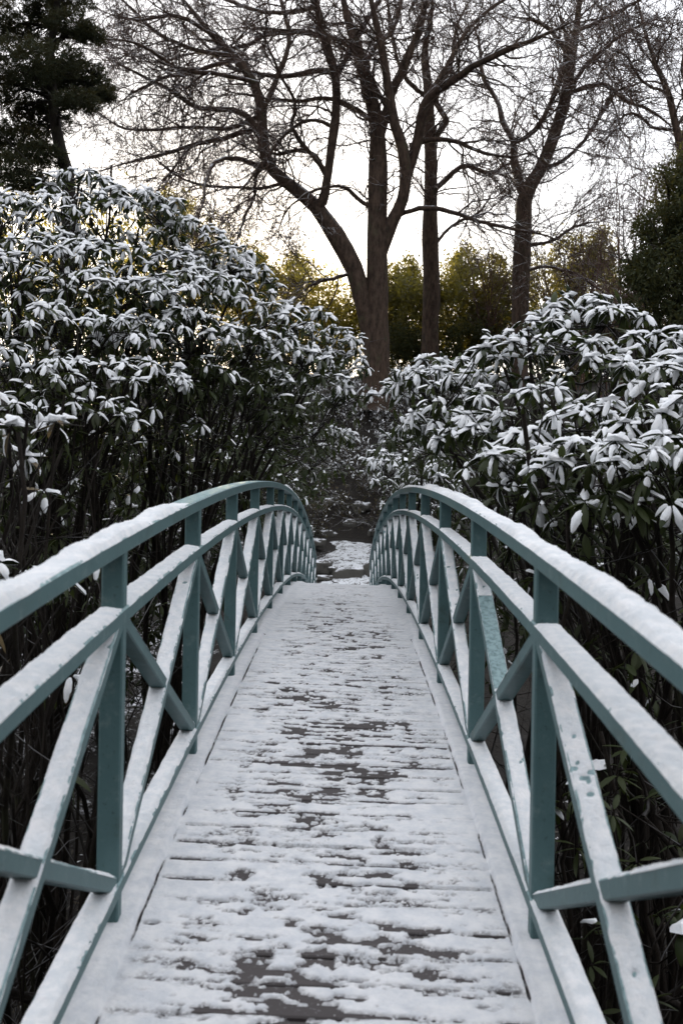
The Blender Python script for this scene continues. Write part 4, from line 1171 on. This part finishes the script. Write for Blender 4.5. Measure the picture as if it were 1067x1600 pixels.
# ------------------------------------------------------------------ undergrowth on the bank, leaf litter, rocks
def undergrowth():
    r = np.random.default_rng(80)
    n = 850
    x = r.uniform(-4, 5, n); y = r.uniform(28.8, 36.0, n)
    okk = ~((np.abs(x - 0.5) < 0.9) & (y < 29.4))
    x, y = x[okk], y[okk]; n = len(x)
    b = np.stack([x, y, gz(x, y) - 0.03], 1)
    t = np.linspace(0, 1, 7)[None, :, None]
    end = b + np.stack([r.normal(size=n) * 0.4, r.normal(size=n) * 0.3 - 0.25, r.uniform(0.2, 0.8, n)], 1)
    p = b[:, None] * (1 - t) + end[:, None] * t + np.cumsum(r.normal(size=(n, 7, 3)) * 0.04, 1) * t
    rad = np.linspace(0.012, 0.005, 7)[None].repeat(n, 0)
    s = MB(); tubes(s, p, rad, 3)
    a, c = grow(p, rad, 8, (0.2, 1.0), (30, 75), (0.35, 0.8), 0.7, 0.25, 0.0, r, n=4, minr=0.004)
    tubes(s, a, c, 3)
    mat = mat_bark('snowy_twig', (0.035, 0.028, 0.022, 1), (0.08, 0.062, 0.048, 1), 1.0, 12)
    tag(s.build('bank_undergrowth', mat), 'snow-dusted twiggy undergrowth covering the bank below the beech', 'undergrowth', kind='stuff')
    tips = a[:, [1, 2, 3]].reshape(-1, 3); m = len(tips)
    d = norm(r.normal(size=(m, 3)) + [0, -0.2, 0]); u = norm(np.cross(d, np.array([0, 0, 1.0])) + r.normal(size=(m, 3)) * 0.3); L = r.uniform(0.06, 0.14, (m, 1))
    v = np.stack([tips, tips + d * L * 0.5 + u * L * 0.2, tips + d * L, tips + d * L * 0.5 - u * L * 0.2], 1)
    sn = r.random(m) < 0.14 + 0.58 * smooth01(30.2, 31.2, tips[:, 1])
    mb = MB(); k = (~sn).sum(); mb.add(v[~sn].reshape(-1, 3), np.arange(k * 4).reshape(-1, 4))
    tag(mb.build('bank_foliage', M_UNDER, smooth=False), 'small dark leaves of the undergrowth on the far bank', 'undergrowth', kind='stuff')
    mb = MB(); k = sn.sum(); mb.add((v[sn] + [0, 0, 0.012]).reshape(-1, 3), np.arange(k * 4).reshape(-1, 4))
    tag(mb.build('bank_snow', M_SNOW, smooth=False), 'snow flecks caught on the undergrowth of the far bank', 'snow', kind='stuff')
undergrowth()

def litter():
    r = np.random.default_rng(81)
    n = 20000
    x = r.uniform(-5, 5, n); y = 1.5 + 12 * r.random(n) ** 1.3
    z = gz(x, y) + r.uniform(0.0, 0.05, n)
    p = np.stack([x, y, z], 1)
    d = norm(r.normal(size=(n, 3)) * [1, 1, 0.35]); u = norm(np.cross(d, [0, 0, 1.0]) + r.normal(size=(n, 3)) * 0.25); L = r.uniform(0.05, 0.13, (n, 1)); w = np.cross(d, u)
    v = np.stack([p, p + d * L * 0.35 + u * L * 0.2 + w * L * 0.05, p + d * L, p + d * L * 0.35 - u * L * 0.2 + w * L * 0.05], 1)
    sn = r.random(n) < 0.10
    mb = MB(); k = (~sn).sum(); mb.add(v[~sn].reshape(-1, 3), np.arange(k * 4).reshape(-1, 4))
    tag(mb.build('leaf_litter', M_LITTER, smooth=False), 'brown fallen leaves on the floor of the hollow under the bridge', 'leaf litter', kind='stuff')
    mb = MB(); k = sn.sum(); mb.add(v[sn].reshape(-1, 3), np.arange(k * 4).reshape(-1, 4))
    tag(mb.build('litter_snow', M_SNOW, smooth=False), 'snow flecks among the fallen leaves under the bridge', 'snow', kind='stuff')
litter()

def rock(label, px, py, D, sx, sy, sz, seed):
    r = np.random.default_rng(seed)
    n, m = 18, 28
    th = np.linspace(0.0, math.pi, n); ph = np.arange(m) * 2 * math.pi / m
    T, F = np.meshgrid(th, ph, indexing='ij')
    d = np.stack([np.sin(T) * np.cos(F), np.sin(T) * np.sin(F), np.cos(T)], -1)
    q_ = np.sign(d) * np.abs(d) ** 0.62
    k = 1 + 0.85 * (fbm(d[..., 0] * 1.6 + seed, d[..., 1] * 1.6, d[..., 2] * 1.6, seed=seed, octaves=4) - 0.5) * 2 * 0.8
    v = q_ * k[..., None] * np.array([sx, sy, sz]) / 2
    c = P(px, py, D); c[2] = max(c[2], float(gz(c[0], c[1])) - 0.2 * sz) if py is not None else 0
    a = r.uniform(-0.5, 0.5); Rz = np.array([[math.cos(a), -math.sin(a), 0], [math.sin(a), math.cos(a), 0], [0, 0, 1]])
    v = v.reshape(-1, 3) @ Rz.T + c
    i = np.arange(n * m).reshape(n, m); nx = np.roll(i, -1, 1)
    q4 = np.stack([i[:-1], i[1:], nx[1:], nx[:-1]], -1).reshape(-1, 4)
    mb = MB(); mb.add(v, q4)
    tag(mb.build('rock', M_ROCK), label, 'rock', 'rocks lining the path on the far bank')
rk = [('dark boulder left of the path, at the left end of the stone step', 499, 888, 25.0, 0.60, 0.45, 0.42),
      ('long stone forming the middle of the step across the path', 546, 897, 24.95, 1.05, 0.4, 0.34),
      ('stone at the right end of the step, against the right railing', 592, 889, 25.0, 0.75, 0.45, 0.46),
      ('flat stone in front of the step on the left', 510, 905, 24.2, 0.38, 0.3, 0.16),
      ('small stone poking from the snow before the middle of the step', 527, 910, 24.0, 0.22, 0.2, 0.10),
      ('rounded boulder at the head of the path, left of centre', 512, 843, 29.2, 0.5, 0.4, 0.28),
      ('mossy boulder at the head of the path, in its middle', 549, 838, 29.6, 0.42, 0.4, 0.26),
      ('boulder at the head of the path by the right-hand shrub', 592, 842, 29.3, 0.55, 0.5, 0.30),
      ('low rock bordering the left side of the path', 494, 850, 27.4, 0.4, 0.5, 0.26),
      ('rock in the bank above the head of the path', 560, 815, 30.2, 0.6, 0.5, 0.32),
      ('rock in the bank above the path, left of the others', 520, 812, 30.3, 0.5, 0.4, 0.30)]
for k, a in enumerate(rk): rock(*a, 500 + k)
